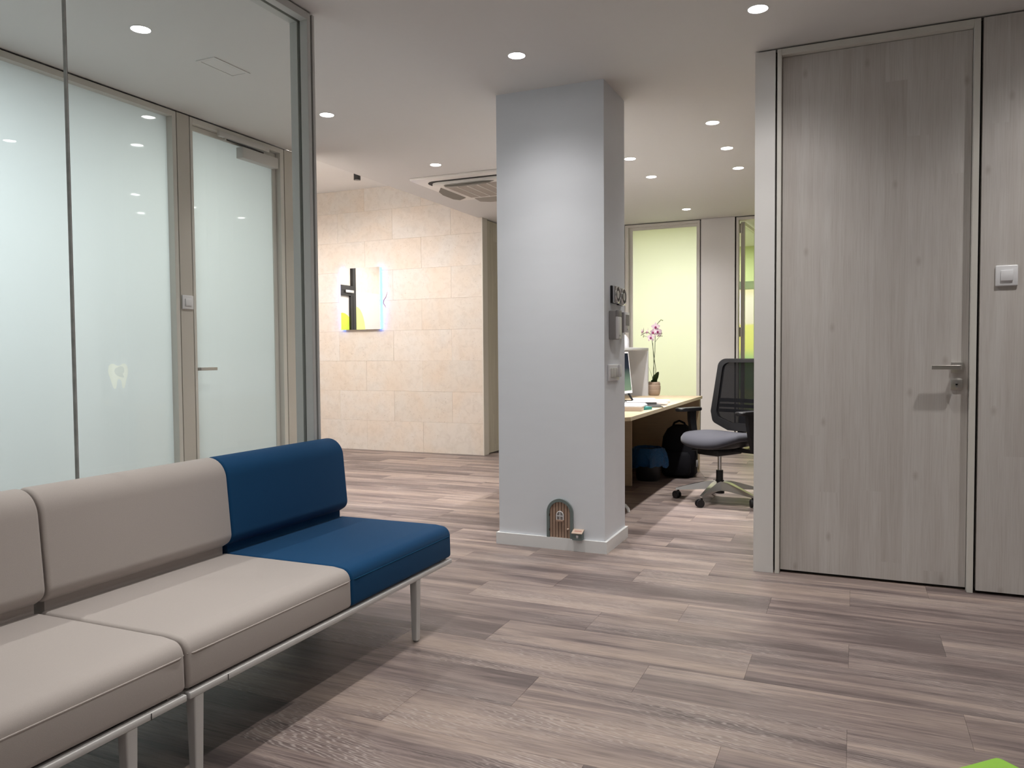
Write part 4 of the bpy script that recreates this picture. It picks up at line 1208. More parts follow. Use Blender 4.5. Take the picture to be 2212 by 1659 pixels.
# ------------------------------------------------------------------ BENCHES
def seat_profile():
    # (x, z): back edge, top, rounded front, bottom
    p = [(-2.115, 0.285), (-2.115, 0.395), (-2.10, 0.402), (-1.62, 0.404), (-1.552, 0.396), (-1.549, 0.272), (-1.575, 0.266)]
    return round_poly(p, [0.014, 0.014, 0.02, 0.08, 0.040, 0.016, 0.012], 6)
def back_profile():
    p = [(-2.190, 0.43), (-2.112, 0.425), (-2.066, 0.452), (-2.094, 0.757), (-2.192, 0.748)]
    return round_poly(p, [0.016, 0.02, 0.040, 0.078, 0.017], 10, 0.8)
def neck_profile():
    return [(-2.185, 0.28), (-2.107, 0.28), (-2.107, 0.45), (-2.185, 0.45)]
SEATW = 0.708
def bench(label, y_hi, colours, front_legs, joint_y):
    y_lo = y_hi - SEATW * len(colours)
    t = empty('waiting_bench', (-1.87, (y_lo + y_hi) / 2, 0)); tag(t, label, 'bench')
    for i, cname in enumerate(colours):
        a = y_hi - SEATW * (i + 1) + 0.0006; b = y_hi - SEATW * i - 0.0006
        bm = bmesh.new(); acushion(bm, seat_profile(), a, b)
        s = finish('seat_cushion', bm, 'fabric_' + cname, t, smooth=60)
        s['label'] = {'taupe': 'taupe fabric seat cushion', 'blue': 'blue fabric seat cushion'}[cname]
        zz = 0.360
        tube('seam', [(-1.556, a + 0.002, zz + 0.002), (-1.5505, a + 0.02, zz), (-1.5505, b - 0.02, zz), (-1.556, b - 0.002, zz + 0.002)], 0.0022, 'fabric_%s_seam' % cname, s, seg=6)
        bm = bmesh.new(); acushion(bm, back_profile(), a, b)
        k = finish('back_cushion', bm, 'fabric_' + cname, t, smooth=60)
        k['label'] = {'taupe': 'taupe fabric back cushion', 'blue': 'blue fabric back cushion'}[cname]
        prism('back_support', neck_profile(), 'y', a + 0.012, b - 0.012, 'fabric_' + cname, t)
    bm = bmesh.new()
    za, zb = 0.245, 0.2625
    abox(bm, -1.568, -1.546, y_lo + 0.002, y_hi - 0.002, za, zb, 0.003, 2)
    abox(bm, -2.19, -2.168, y_lo + 0.002, y_hi - 0.002, za, zb, 0.003, 2)
    abox(bm, -2.168, -1.568, y_lo + 0.002, y_lo + 0.024, za, zb, 0.003, 2)
    abox(bm, -2.168, -1.568, y_hi - 0.024, y_hi - 0.002, za, zb, 0.003, 2)
    fr_ = finish('rail_frame', bm, 'metal_white', t, smooth=40)
    box('seat_board', (-2.15, -1.585, y_lo + 0.03, y_hi - 0.03, 0.252, 0.268), 'metal_black', t)
    for jy in joint_y:
        box('rail_joint', (-1.5455, -1.5445, jy - 0.001, jy + 0.001, za + 0.001, zb - 0.001), 'gap_dark', fr_)
    for y in front_legs:
        for x in (-1.564, -2.155):
            bm = bmesh.new()
            ht, hb = 0.0165, 0.0125
            top = [bm.verts.new((x + sx * ht, y + sy * ht, za)) for sx, sy in ((-1, -1), (1, -1), (1, 1), (-1, 1))]
            bot = [bm.verts.new((x + sx * hb, y + sy * hb, 0.008)) for sx, sy in ((-1, -1), (1, -1), (1, 1), (-1, 1))]
            bm.faces.new(top); bm.faces.new(bot[::-1])
            for q in range(4):
                bm.faces.new((top[q], top[(q + 1) % 4], bot[(q + 1) % 4], bot[q]))
            es = [e for e in bm.edges if abs(e.verts[0].co.z - e.verts[1].co.z) > 0.1]
            bmesh.ops.bevel(bm, geom=es, offset=0.005, segments=3, affect='EDGES', profile=0.5)
            lg = finish('leg', bm, 'metal_white', t, smooth=40)
            cyl('foot_pad', (x, y, 0.0), (x, y, 0.0085), 0.010, 'plastic_grey', lg, seg=16)
    return t
bench('upholstered bench with one taupe seat and one blue end seat', 2.872, ['blue', 'taupe'], [2.600, 1.490], [1.589])
bench('upholstered bench with taupe seats only, joined to the one with a blue seat', 1.450, ['taupe', 'taupe'], [1.285, 0.16], [1.337])

# green stool corner
t = empty('green_stool', (0.232, 1.262, 0)); tag(t, 'bright green square stool standing on the floor, only its corner in view', 'stool')
h2 = 0.2 * math.sqrt(2)
gcx, gcy = 0.232, 1.549 - h2
prof = round_poly([(gcx, gcy + h2), (gcx - h2, gcy), (gcx, gcy - h2), (gcx + h2, gcy)], 0.012, 4)
bm = bmesh.new(); aprism(bm, prof, 'z', 0.02, 0.42, 0.008, 3)
finish('stool_body', bm, 'green_leather', t, smooth=40)
prism('stool_base', round_poly([(gcx, gcy + h2 - 0.03), (gcx - h2 + 0.03, gcy), (gcx, gcy - h2 + 0.03), (gcx + h2 - 0.03, gcy)], 0.01, 3), 'z', 0.0, 0.02, 'plastic_black', t)

# ------------------------------------------------------------------ RECEPTION DESK
DZ = 0.717
t = empty('reception_desk', (-1.7, 6.2, 0)); tag(t, 'long pale wood reception desk with panel legs', 'desk')
dprof = [(-1.296, 4.80), (-1.33, 4.78), (-2.12, 4.78), (-2.12, 7.40), (-1.312, 7.40)]
top = prism('desk_top', [(-1.300, 4.815), (-1.335, 4.765), (-2.10, 4.765), (-2.10, 7.42), (-1.312, 7.42)], 'z', DZ - 0.025, DZ, 'desk_wood', t, 0.001, 1)
tp = prism('edge_band', [(-1.2985, 4.815), (-1.3005, 4.815), (-1.3125, 7.42), (-1.3105, 7.42)], 'z', DZ - 0.025, DZ - 0.0005, 'desk_edge', top)
box('end_panel', (-2.10, -1.335, 7.395, 7.42, 0, DZ - 0.025), 'desk_wood', t)
box('panel_edge', (-1.337, -1.333, 7.394, 7.421, 0, DZ - 0.025), 'desk_edge', t)
box('support_panel', (-2.10, -1.722, 6.40, 6.425, 0, DZ - 0.025), 'desk_wood', t)
prism('support_bracket', [(-1.722, DZ - 0.16), (-1.722, DZ - 0.025), (-1.60, DZ - 0.025), (-1.69, DZ - 0.05)], 'y', 6.40, 6.425, 'desk_wood', t)
box('modesty_panel', (-2.10, -2.075, 4.80, 7.395, 0.0, DZ - 0.025), 'desk_wood', t)
# white metal foot at the near end
tube('metal_leg', [(-1.60, 5.32, DZ - 0.026), (-1.60, 5.32, 0.065)], 0.017, 'metal_white', t, 14)
tube('metal_foot', [(-1.95, 5.32, 0.05), (-1.80, 5.32, 0.068), (-1.60, 5.32, 0.068), (-1.52, 5.32, 0.064), (-1.475, 5.32, 0.048), (-1.455, 5.32, 0.026), (-1.45, 5.32, 0.003)], [0.012, 0.013, 0.014, 0.013, 0.012, 0.011, 0.010], 'metal_white', t, 12)
# white raised counter on the desk
t = empty('raised_counter', (-2.0, 6.4, DZ)); tag(t, 'white raised counter shelf standing on the reception desk', 'counter')
box('counter_top', (-2.20, -1.80, 4.80, 7.32, 1.148, 1.173), 'counter_white', t, 0.002)
box('counter_end', (-2.10, -1.80, 7.295, 7.32, DZ, 1.148), 'counter_white', t)
box('counter_end', (-2.10, -1.80, 4.80, 4.825, DZ, 1.148), 'counter_white', t)
box('counter_front', (-2.10, -2.07, 4.825, 7.295, DZ, 1.148), 'counter_white', t)
# heart sign on the counter
t = empty('heart_sign', (-2.0, 7.22, 1.173)); tag(t, 'white round-topped stand with a red heart on the raised counter', 'sign')
bm = bmesh.new(); aprism(bm, arch(-2.035, 0.075, 1.173, 1.235), 'y', 7.16, 7.22, 0.012, 3)
finish('sign_body', bm, 'paper', t, smooth=50)
heart = [(16 * math.sin(a) ** 3, 13 * math.cos(a) - 5 * math.cos(2 * a) - 2 * math.cos(3 * a) - math.cos(4 * a)) for a in [2 * PI * k / 40 for k in range(40)]]
prism('heart', [(-2.062 + 0.0030 * a, 1.252 + 0.0034 * b) for a, b in heart], 'y', 7.157, 7.1605, 'red', t)

# monitor
t = empty('computer_monitor', (-1.82, 6.25, DZ)); tag(t, 'white framed computer monitor on the reception desk', 'monitor')
p0 = Vector((-1.805, 6.00, 0)); p1 = Vector((-1.738, 6.50, 0))
dv = (p1 - p0).normalized(); nv = Vector((dv.y, -dv.x, 0))
def mslab(bm, s0, s1, z0, z1, d0, d1):
    L = (p1 - p0).length
    vs = []
    for s in (s0, s1):
        for z in (z0, z1):
            for d in (d0, d1):
                q = p0 + dv * (s * L) + nv * (d - (z - 0.79) * 0.11)
                vs.append(bm.verts.new((q.x, q.y, z)))
    for q in [(0, 1, 3, 2), (4, 6, 7, 5), (0, 4, 5, 1), (2, 3, 7, 6), (0, 2, 6, 4), (1, 5, 7, 3)]:
        bm.faces.new([vs[i] for i in q])
bm = bmesh.new(); mslab(bm, 0, 1, 0.785, 1.135, -0.03, 0.0)
finish('monitor_case', bm, 'plastic_white', t)
bm = bmesh.new(); mslab(bm, 0.03, 0.972, 0.808, 1.122, -0.001, 0.0008)
finish('monitor_screen', bm, 'screen', t)
box('stand_neck', (-1.82, -1.785, 6.20, 6.30, DZ + 0.012, 0.90), 'plastic_black', t)
box('stand_base', (-1.90, -1.71, 6.12, 6.40, DZ, DZ + 0.012), 'plastic_black', t, 0.003)
tube('stand_brace', [(-1.72, 6.44, DZ + 0.006), (-1.765, 6.44, 0.80)], 0.009, 'plastic_black', t, 8)
# desk clutter
t = empty('open_notebook', (-1.56, 5.98, DZ)); tag(t, 'open spiral notebook with white pages and black cover on the desk', 'notebook')
def quad_slab(name, pts, z0, z1, mat, parent):
    return prism(name, pts, 'z', z0, z1, mat, parent)
def rquad(cx, cy, w, h, a):
    ca, sa = math.cos(a), math.sin(a)
    return [(cx + ca * x - sa * y, cy + sa * x + ca * y) for x, y in ((-w / 2, -h / 2), (w / 2, -h / 2), (w / 2, h / 2), (-w / 2, h / 2))]
quad_slab('cover', rquad(-1.55, 5.90, 0.36, 0.46, 0.35), DZ, DZ + 0.006, 'book_black', t)
quad_slab('pages', rquad(-1.50, 6.05, 0.30, 0.21, 0.35), DZ + 0.006, DZ + 0.020, 'paper', t)
quad_slab('pages', rquad(-1.60, 5.80, 0.30, 0.21, 0.35), DZ + 0.006, DZ + 0.020, 'paper', t)
tube('spiral', [(-1.70, 5.86, DZ + 0.022), (-1.405, 5.97, DZ + 0.022)], 0.008, 'plastic_grey', t, 8)
tag(quad_slab('paper_sheet', rquad(-1.70, 6.72, 0.21, 0.297, 0.3), DZ, DZ + 0.004, 'paper', None), 'white paper sheets on the desk under the monitor edge', 'paper')
tag(quad_slab('paper_sheet', rquad(-1.62, 6.42, 0.21, 0.297, 0.5), DZ, DZ + 0.003, 'paper', None), 'single white paper sheet lying behind the notebook', 'paper')
t = empty('desk_phone', (-1.46, 6.28, DZ)); tag(t, 'small white cordless device lying on the desk past the notebook', 'phone')
bm = bmesh.new(); aprism(bm, round_poly(rquad(-1.455, 6.28, 0.075, 0.17, -0.9), 0.02, 4), 'z', DZ, DZ + 0.026, 0.006, 2)
finish('phone_body', bm, 'paper', t, smooth=40)
t = empty('small_box', (-1.44, 5.40, DZ)); tag(t, 'flat beige box with a teal sheet under its lid on the desk', 'box')
quad_slab('box_body', rquad(-1.445, 5.40, 0.16, 0.22, 0.1), DZ, DZ + 0.028, 'box_beige', t)
quad_slab('box_lid', rquad(-1.445, 5.40, 0.165, 0.225, 0.1), DZ + 0.028, DZ + 0.036, 'paper', t)
quad_slab('teal_sheet', rquad(-1.375, 5.47, 0.05, 0.12, -0.35), DZ, DZ + 0.020, 'teal', t)

# orchid in a dimpled pot
ox, oy = -1.762, 7.385
oz = DZ
t = empty('potted_orchid', (ox, oy, oz)); tag(t, 'pink and white orchid in a dimpled beige pot on the desk end', 'plant')
bm = bmesh.new()
rr = alathe(bm, [(0.044, oz), (0.054, oz + 0.012), (0.060, oz + 0.05), (0.061, oz + 0.075), (0.057, oz + 0.11), (0.053, oz + 0.130), (0.050, oz + 0.130), (0.050, oz + 0.115)], ox, oy, 40)
bm.faces.new(rr[0][::-1])
pot = finish('pot', bm, 'pot_beige', t, smooth=50)
bm = bmesh.new()
for row, (zz, rad, nn) in enumerate(((0.110, 0.0575, 34), (0.082, 0.0612, 34), (0.064, 0.0612, 34))):
    for k in range(nn):
        a = 2 * PI * (k + 0.5 * row) / nn
        c = Vector((ox + rad * math.cos(a), oy + rad * math.sin(a), oz + zz))
        tv = Vector((-math.sin(a), math.cos(a), 0)) * 0.0026
        hv_ = Vector((0, 0, 0.0065 if row < 1 else 0.004))
        ov = Vector((math.cos(a), math.sin(a), 0)) * 0.0006
        bm.faces.new([bm.verts.new(c + ov + p) for p in (-tv - hv_, tv - hv_, tv + hv_, -tv + hv_)])
finish('pot_dimples', bm, 'pot_dimple', pot)
bm = bmesh.new(); acyl(bm, (ox, oy, oz + 0.10), (ox, oy, oz + 0.118), 0.0505, seg=32)
finish('soil', bm, 'soil', t)
def leaf_blade(dirv, length, width, lift, curl):
    d = Vector(dirv).normalized(); s = Vector((-d.y, d.x, 0))
    bm = bmesh.new(); rows = []
    n = 10
    for i in range(n + 1):
        u = i / n
        c = Vector((ox, oy, oz + 0.11)) + d * (length * (u * 0.85) * math.cos(lift)) + Vector((0, 0, length * math.sin(lift) * u - curl * u * u))
        wv = width * math.sin(PI * min(1, u * 0.86 + 0.10)) ** 0.7
        rows.append([bm.verts.new(c - s * wv + Vector((0, 0, wv * 0.25))), bm.verts.new(c), bm.verts.new(c + s * wv + Vector((0, 0, wv * 0.25)))])
    for A, B in zip(rows, rows[1:]):
        for q in range(2):
            bm.faces.new((A[q], A[q + 1], B[q + 1], B[q]))
    r = bmesh.ops.solidify(bm, geom=list(bm.faces), thickness=0.003)
    finish('leaf', bm, 'leaf_green', t, smooth=60)
leaf_blade((0.8, -0.5, 0), 0.16, 0.030, 1.15, 0.03)
leaf_blade((-0.3, -0.9, 0), 0.10, 0.032, 0.55, 0.03)
leaf_blade((-0.9, -0.2, 0), 0.19, 0.028, 1.25, 0.02)
leaf_blade((0.25, -1.0, 0), 0.09, 0.030, 0.7, 0.02)
leaf_blade((0.1, 0.9, 0), 0.17, 0.030, 1.0, 0.05)
R_ = Vector((math.cos(-0.26), math.sin(0.26) * 0 + 0.25, 0)).normalized()  # screen-right direction at the plant, in plan
def op(u, z, d=0.0):
    """u metres to the right in plan, z above the desk"""
    q = Vector((ox, oy, 0)) + R_ * u + Vector((-R_.y, R_.x, 0)) * d
    return Vector((q.x, q.y, oz + z))
stem1 = [op(0.012, 0.11), op(0.016, 0.25), op(-0.004, 0.40), op(-0.018, 0.52), op(-0.024, 0.57), op(-0.052, 0.605), op(-0.085, 0.60), op(-0.125, 0.575)]
stem2 = [op(-0.006, 0.11), op(-0.006, 0.25), op(0.008, 0.42), op(0.010, 0.55), op(0.012, 0.64), op(0.035, 0.69), op(0.066, 0.722), op(0.078, 0.718)]
tube('stem', stem1, 0.0028, 'stem_green', t, 6)
tube('stem', stem2, 0.0028, 'stem_green', t, 6)
tube('side_stem', [op(0.012, 0.515), op(0.04, 0.55), op(0.066, 0.578)], 0.0018, 'stem_green', t, 6)
tube('side_stem', [op(-0.02, 0.535), op(-0.05, 0.56), op(-0.098, 0.570)], 0.0016, 'stem_green', t, 6)
tube('support_stick', [op(0.006, 0.11), op(-0.012, 0.50)], 0.0018, 'stem_green', t, 6)
def flower(c, size, yaw, nodz=0.0):
    f = Vector((math.sin(yaw), -math.cos(yaw), nodz)).normalized()   # facing
    s = Vector((-f.y, f.x, 0)).normalized(); u = s.cross(-f) if False else f.cross(s) * -1
    u = Vector((0, 0, 1)) - f * f.z; u.normalize(); s = f.cross(u)
    fl = None
    for k in range(5):
        a = PI / 2 + k * 2 * PI / 5
        wid = size * (0.42 if k in (1, 4) else 0.27)
        ln = size * (0.95 if k in (1, 4) else 1.0)
        if k in (1, 4): a = PI / 2 + (1.35 if k == 1 else -1.35)
        dd = s * math.cos(a) + u * math.sin(a); ee = s * -math.sin(a) + u * math.cos(a)
        bm = bmesh.new(); m_ = 8
        ctr = [bm.verts.new(c + dd * (ln * 0.06))]
        L, Rr = [], []
        for i in range(1, m_):
            q = i / m_; w_ = wid * math.sin(PI * q ** 0.8)
            p = c + dd * (ln * q) + f * (0.012 * math.sin(PI * q) * (1 if k % 2 else -0.4))
            L.append(bm.verts.new(p - ee * w_)); Rr.append(bm.verts.new(p + ee * w_))
        tip = bm.verts.new(c + dd * ln)
        bm.faces.new((ctr[0], L[0], Rr[0])); bm.faces.new((L[-1], tip, Rr[-1]))
        for i in range(m_ - 2):
            bm.faces.new((L[i], L[i + 1], Rr[i + 1], Rr[i]))
        if fl is None:
            fl = finish('flower', bm, 'petal_pink', t)
        else:
            finish('petal', bm, 'petal_pink', fl)
    bm = bmesh.new(); bmesh.ops.create_icosphere(bm, subdivisions=1, radius=size * 0.24)
    for v in bm.verts: v.co = c + f * 0.008 + Vector((v.co.x, v.co.y * 0.7, v.co.z * 1.2)) - u * size * 0.12
    finish('lip', bm, 'petal_heart', fl)
flower(op(0.014, 0.655, -0.02), 0.048, 0.1)
flower(op(0.030, 0.610, -0.03), 0.050, 0.5, 0.05)
flower(op(-0.005, 0.605, -0.03), 0.050, -0.5, 0.0)
flower(op(-0.030, 0.555, -0.03), 0.044, -0.1, -0.1)
flower(op(-0.060, 0.610, -0.02), 0.042, -1.2, 0.0)
flower(op(-0.105, 0.615, 0.0), 0.042, -1.5, 0.1)
flower(op(0.045, 0.595, 0.01), 0.044, 1.0, 0.0)
for (a, b) in ((0.050, 0.708), (0.066, 0.722), (0.080, 0.717), (0.062, 0.572), (0.072, 0.590), (0.074, 0.568), (-0.098, 0.575), (-0.100, 0.562)):
    bm = bmesh.new(); bmesh.ops.create_icosphere(bm, subdivisions=1, radius=0.006)
    cc = op(a, b)
    for v in bm.verts: v.co = cc + v.co
    finish('bud', bm, 'bud_green', t, smooth=True)

# ------------------------------------------------------------------ waste bin with blue bag
bx, by = -1.67, 6.77
t = empty('waste_bin', (bx, by, 0)); tag(t, 'dark round waste bin lined with a blue bag under the desk', 'bin')
bm = bmesh.new()
rr = alathe(bm, [(0.095, 0.0), (0.105, 0.02), (0.122, 0.27), (0.118, 0.27), (0.10, 0.02)], bx, by, 32)
bm.faces.new(rr[0][::-1]); bm.faces.new(rr[-1])
finish('bin_body', bm, 'plastic_black', t, smooth=50)
bm = bmesh.new(); seg = 56
random.seed(3)
ph = [random.uniform(0, 6.28) for _ in range(6)]
rings = []
for i, (r, z) in enumerate(((0.112, 0.20), (0.124, 0.275), (0.122, 0.292), (0.136, 0.288), (0.150, 0.25), (0.160, 0.19), (0.164, 0.145), (0.150, 0.125))):
    ring = []
    for k in range(seg):
        a = 2 * PI * k / seg
        w_ = (0.004 + 0.010 * min(1, max(0, i - 2) / 3)) * (math.sin(5 * a + ph[0]) + 0.8 * math.sin(9 * a + ph[1] + i * 0.5) + 0.5 * math.sin(16 * a + ph[2] + i))
        dz = (0.006 * math.sin(2 * a + ph[3]) + 0.003 * math.sin(5 * a + ph[4]) + 0.002 * math.sin(13 * a + ph[5])) * max(0, i - 1) / 3
        rr_ = r + max(w_, -0.004 if i > 2 else w_)
        ring.append(bm.verts.new((bx + rr_ * math.cos(a), by + rr_ * math.sin(a), z + dz)))
    rings.append(ring)
for A, B in zip(rings, rings[1:]):
    for k in range(seg):
        bm.faces.new((A[k], A[(k + 1) % seg], B[(k + 1) % seg], B[k]))
finish('bag_liner', bm, 'bag_blue', t, smooth=True)

# ------------------------------------------------------------------ backpack under the desk
kx, ky = -1.46, 7.10
t = empty('backpack', (kx, ky, 0)); tag(t, 'black backpack with a loose strap standing under the desk', 'backpack')
def rounded_loft(levels, n=24):
    """levels: (z, halfx, halfy, ox, oy, power)"""
    bm = bmesh.new(); rings = []
    for z, hx, hy, dx, dy, pw_ in levels:
        ring = []
        for k in range(n):
            a = 2 * PI * k / n
            ca, sa = math.cos(a), math.sin(a)
            ring.append(bm.verts.new((dx + hx * math.copysign(abs(ca) ** pw_, ca), dy + hy * math.copysign(abs(sa) ** pw_, sa), z)))
        rings.append(ring)
    for A, B in zip(rings, rings[1:]):
        for k in range(n):
            bm.faces.new((A[k], A[(k + 1) % n], B[(k + 1) % n], B[k]))
    bm.faces.new(rings[0][::-1]); bm.faces.new(rings[-1])
    return bm
bm = rounded_loft([(0.0, 0.13, 0.10, kx, ky, 0.6), (0.03, 0.155, 0.125, kx, ky, 0.6), (0.22, 0.16, 0.13, kx, ky, 0.6), (0.36, 0.145, 0.11, kx, ky + 0.01, 0.6), (0.43, 0.11, 0.085, kx, ky + 0.02, 0.7), (0.465, 0.06, 0.05, kx, ky + 0.025, 0.8)])
finish('bag_body', bm, 'bag_dark', t, smooth=60)
bm = rounded_loft([(0.03, 0.11, 0.04, kx, ky - 0.125, 0.6), (0.05, 0.125, 0.05, kx, ky - 0.125, 0.6), (0.20, 0.12, 0.045, kx, ky - 0.12, 0.6), (0.235, 0.10, 0.03, kx, ky - 0.112, 0.6)])
finish('front_pocket', bm, 'bag_dark', t, smooth=60)
tube('top_handle', [(kx - 0.06, ky, 0.45), (kx - 0.045, ky - 0.005, 0.485), (kx, ky - 0.01, 0.505), (kx + 0.045, ky - 0.005, 0.485), (kx + 0.06, ky, 0.45)], 0.010, 'bag_dark', t, 8)
bm = bmesh.new()
sp = [(kx + 0.15, ky - 0.05, 0.26), (kx + 0.175, ky - 0.06, 0.15), (kx + 0.185, ky - 0.07, 0.075), (kx + 0.215, ky - 0.085, 0.045), (kx + 0.245, ky - 0.1, 0.012), (kx + 0.29, ky - 0.10, 0.010), (kx + 0.36, ky - 0.06, 0.006)]
A = []
for i, p in enumerate(sp):
    p = Vector(p); w_ = 0.018 if i < 5 else 0.010
    A.append([bm.verts.new(p + Vector((0.3, -0.9, 0)) * w_), bm.verts.new(p - Vector((0.3, -0.9, 0)) * w_)])
for a, b in zip(A, A[1:]):
    bm.faces.new((a[0], a[1], b[1], b[0]))
bmesh.ops.solidify(bm, geom=list(bm.faces), thickness=0.006)
finish('shoulder_strap', bm, 'bag_dark', t, smooth=60)
box('strap_buckle', (kx + 0.165, kx + 0.180, ky - 0.085, ky - 0.045, 0.10, 0.16), 'plastic_grey', t, 0.003)

# ------------------------------------------------------------------ office chair (built facing -Y at the origin, then turned)
CHX, CHY, CHA = -0.93, 6.0, math.radians(-30.7)
t = empty('office_chair', (0, 0, 0)); tag(t, 'black mesh-back office chair with a grey seat and polished star base', 'chair')
R0 = 0.31
for k in range(5):
    a = math.radians(183 + 72 * k) - CHA
    d = Vector((math.cos(a), math.sin(a), 0)); s = Vector((-d.y, d.x, 0))
    bm = bmesh.new()
    secs = []
    for r, w_, zt, zb in ((0.02, 0.032, 0.155, 0.085), (0.10, 0.028, 0.148, 0.088), (0.22, 0.019, 0.115, 0.078), (R0, 0.014, 0.088, 0.070), (R0 + 0.018, 0.012, 0.082, 0.070)):
        c = d * r
        secs.append([bm.verts.new(c + s * (w_ * q) + Vector((0, 0, z))) for q, z in ((-1, zb), (1, zb), (0.75, zt), (-0.75, zt))])
    for A, B in zip(secs, secs[1:]):
        for q in range(4):
            bm.faces.new((A[q], A[(q + 1) % 4], B[(q + 1) % 4], B[q]))
    bm.faces.new(secs[0][::-1]); bm.faces.new(secs[-1])
    finish('base_leg', bm, 'alu_polished', t, smooth=30)
    # caster
    c = d * R0
    bm = bmesh.new(); acyl(bm, (c.x, c.y, 0.045), (c.x, c.y, 0.073), 0.008, seg=10)
    ax_ = (s * 0.8 + d * 0.6).normalized()
    wc = Vector((c.x, c.y, 0.029)) + ax_.cross(Vector((0, 0, 1))) * 0.016
    for off in (-0.020, 0.006):
        acyl(bm, wc + ax_ * off, wc + ax_ * (off + 0.014), 0.029, seg=22)
    acyl(bm, wc - ax_ * 0.016, wc + ax_ * 0.016, 0.022, seg=16)
    finish('caster', bm, 'plastic_black', t, smooth=40)
cyl('base_hub', (0, 0, 0.06), (0, 0, 0.16), 0.036, 'plastic_black', t, 0.032)
cyl('gas_sleeve', (0, 0, 0.15), (0, 0, 0.235), 0.026, 'plastic_black', t)
cyl('gas_column', (0, 0, 0.235), (0, 0, 0.375), 0.014, 'chrome', t)
# mechanism + shell + seat
bm = bmesh.new(); abox(bm, -0.10, 0.10, -0.14, 0.14, 0.355, 0.405, 0.012, 2)
finish('tilt_mechanism', bm, 'plastic_black', t, smooth=40)
tube('height_lever', [(-0.09, -0.02, 0.375), (-0.25, -0.03, 0.37)], 0.006, 'plastic_black', t)
def seat_loft(levels, n=48):
    bm = bmesh.new(); rings = []
    for z, hx, hy, cy_, frontdrop in levels:
        ring = []
        for k in range(n):
            a = 2 * PI * k / n
            ca, sa = math.cos(a), math.sin(a)
            x = hx * math.copysign(abs(ca) ** 0.62, ca); y = cy_ + hy * math.copysign(abs(sa) ** 0.62, sa)
            fz = max(0, (-y - 0.05) / 0.2)
            ring.append(bm.verts.new((x, y, z - frontdrop * fz * fz + 0.02 * (x / 0.25) ** 2)))
        rings.append(ring)
    for A, B in zip(rings, rings[1:]):
        for k in range(n):
            bm.faces.new((A[k], A[(k + 1) % n], B[(k + 1) % n], B[k]))
    bm.faces.new(rings[0][::-1]); bm.faces.new(rings[-1])
    return bm
finish('seat_shell', seat_loft([(0.405, 0.15, 0.16, 0.0, 0.0), (0.415, 0.21, 0.21, 0, 0.01), (0.44, 0.235, 0.235, 0, 0.03), (0.452, 0.24, 0.24, 0, 0.03)]), 'plastic_black', t, smooth=60)
finish('seat_cushion', seat_loft([(0.448, 0.235, 0.235, -0.005, 0.035), (0.462, 0.25, 0.25, -0.005, 0.035), (0.482, 0.25, 0.25, -0.005, 0.035), (0.500, 0.238, 0.238, -0.005, 0.030), (0.508, 0.20, 0.20, -0.005, 0.022), (0.510, 0.12, 0.12, -0.005, 0.01)]), 'fabric_grey', t, smooth=60)
def byl(z):   # backrest lean
    return 0.215 + (z - 0.5) * 0.14 + 0.02 * math.cos((z - 0.5) * 6)
outer = round_poly([(-0.195, 1.075), (0.195, 1.075), (0.242, 0.66), (0.225, 0.575), (0.10, 0.515), (-0.10, 0.515), (-0.225, 0.575), (-0.242, 0.66)], [0.06, 0.06, 0.03, 0.05, 0.02, 0.02, 0.05, 0.03], 6)
inner = round_poly([(-0.160, 1.045), (0.160, 1.045), (0.200, 0.66), (0.185, 0.615), (0.08, 0.575), (-0.08, 0.575), (-0.185, 0.615), (-0.200, 0.66)], [0.05, 0.05, 0.03, 0.03, 0.02, 0.02, 0.03, 0.03], 6)
bm = bmesh.new()
def cy(x): return -0.9 * x * x   # wrap of the back towards the front at its sides
rg = [[bm.verts.new((p[0], byl(p[1]) + dd + cy(p[0]), p[1])) for p in q] for q in (outer, inner) for dd in (-0.014, 0.016)]
of, ob, jf, jb = rg; n = len(outer)
for k in range(n):
    k2 = (k + 1) % n
    bm.faces.new((of[k], of[k2], jf[k2], jf[k])); bm.faces.new((ob[k], jb[k], jb[k2], ob[k2]))
    bm.faces.new((of[k], ob[k], ob[k2], of[k2])); bm.faces.new((jf[k], jf[k2], jb[k2], jb[k]))
finish('back_frame', bm, 'plastic_black', t, smooth=50)
bm = bmesh.new()
iv = [bm.verts.new((p[0], byl(p[1]) - 0.002 + cy(p[0]), p[1])) for p in inner]
cv = bm.verts.new((0, byl(0.8) - 0.002, 0.8))
for k in range(n):
    bm.faces.new((cv, iv[k], iv[(k + 1) % n]))
finish('back_mesh', bm, 'chair_mesh', t, smooth=60)
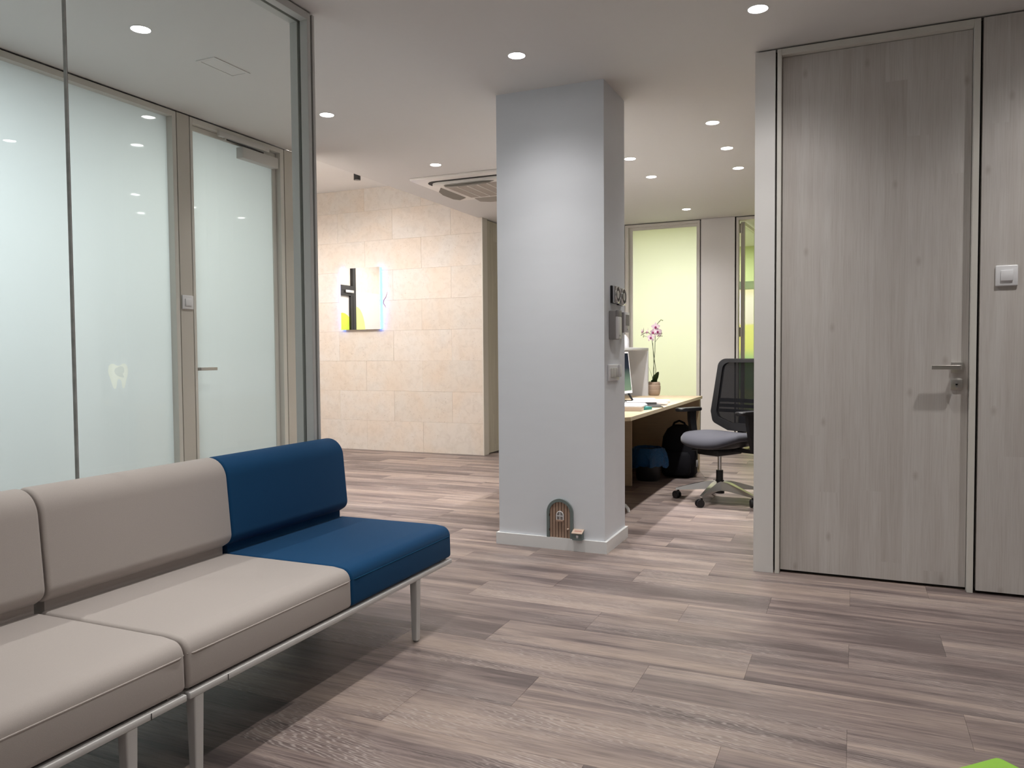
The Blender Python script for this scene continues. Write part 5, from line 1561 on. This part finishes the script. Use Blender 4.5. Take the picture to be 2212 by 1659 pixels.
for z0, z1 in ((0.655, 0.680), (0.695, 0.720), (0.735, 0.765)):
    bm = bmesh.new(); A = []
    for i in range(13):
        x = -0.195 + 0.39 * i / 12
        A.append([bm.verts.new((x, byl(0.7) + 0.004 + cy(x) + q, z)) for q, z in ((0, z0), (0, z1), (0.014, z1), (0.014, z0))])
    for a, b in zip(A, A[1:]):
        for q in range(4): bm.faces.new((a[q], a[(q + 1) % 4], b[(q + 1) % 4], b[q]))
    bm.faces.new(A[0]); bm.faces.new(A[-1][::-1])
    finish('lumbar_bar', bm, 'plastic_black', t)
bm = bmesh.new()
atube(bm, [(0, 0.10, 0.385), (0, 0.20, 0.39), (0, 0.255, 0.43), (0, 0.265, 0.54), (0, 0.27, 0.66)], [0.04, 0.04, 0.036, 0.032, 0.024], 10)
finish('back_bracket', bm, 'plastic_black', t, smooth=60)
for s_ in (-1, 1):
    ap = round_poly([(s_ * 0.285 - 0.042, -0.15), (s_ * 0.285 + 0.042, -0.15), (s_ * 0.285 + 0.042, 0.10), (s_ * 0.285 - 0.042, 0.10)], 0.03, 5)
    bm = bmesh.new(); aprism(bm, ap, 'z', 0.668, 0.694, 0.008, 2)
    pad = finish('arm_pad', bm, 'plastic_black', t, smooth=50)
    bm = bmesh.new()
    secs = []
    for yy, zz, hw, hd in ((0.0, 0.668, 0.014, 0.036), (0.0, 0.60, 0.014, 0.034), (0.02, 0.50, 0.014, 0.030), (0.045, 0.43, 0.014, 0.032), (0.06, 0.39, 0.014, 0.034)):
        secs.append([bm.verts.new((s_ * 0.275 + a * hw, yy + b * hd, zz)) for a, b in ((-1, -1), (1, -1), (1, 1), (-1, 1))])
    for A, B in zip(secs, secs[1:]):
        for q in range(4): bm.faces.new((A[q], A[(q + 1) % 4], B[(q + 1) % 4], B[q]))
    bm.faces.new(secs[0]); bm.faces.new(secs[-1][::-1])
    abox(bm, min(s_ * 0.10, s_ * 0.28), max(s_ * 0.10, s_ * 0.28), 0.035, 0.085, 0.38, 0.405)
    finish('arm_post', bm, 'plastic_black', t, smooth=40)
t.location = (CHX, CHY, 0); t.rotation_euler = (0, 0, CHA)
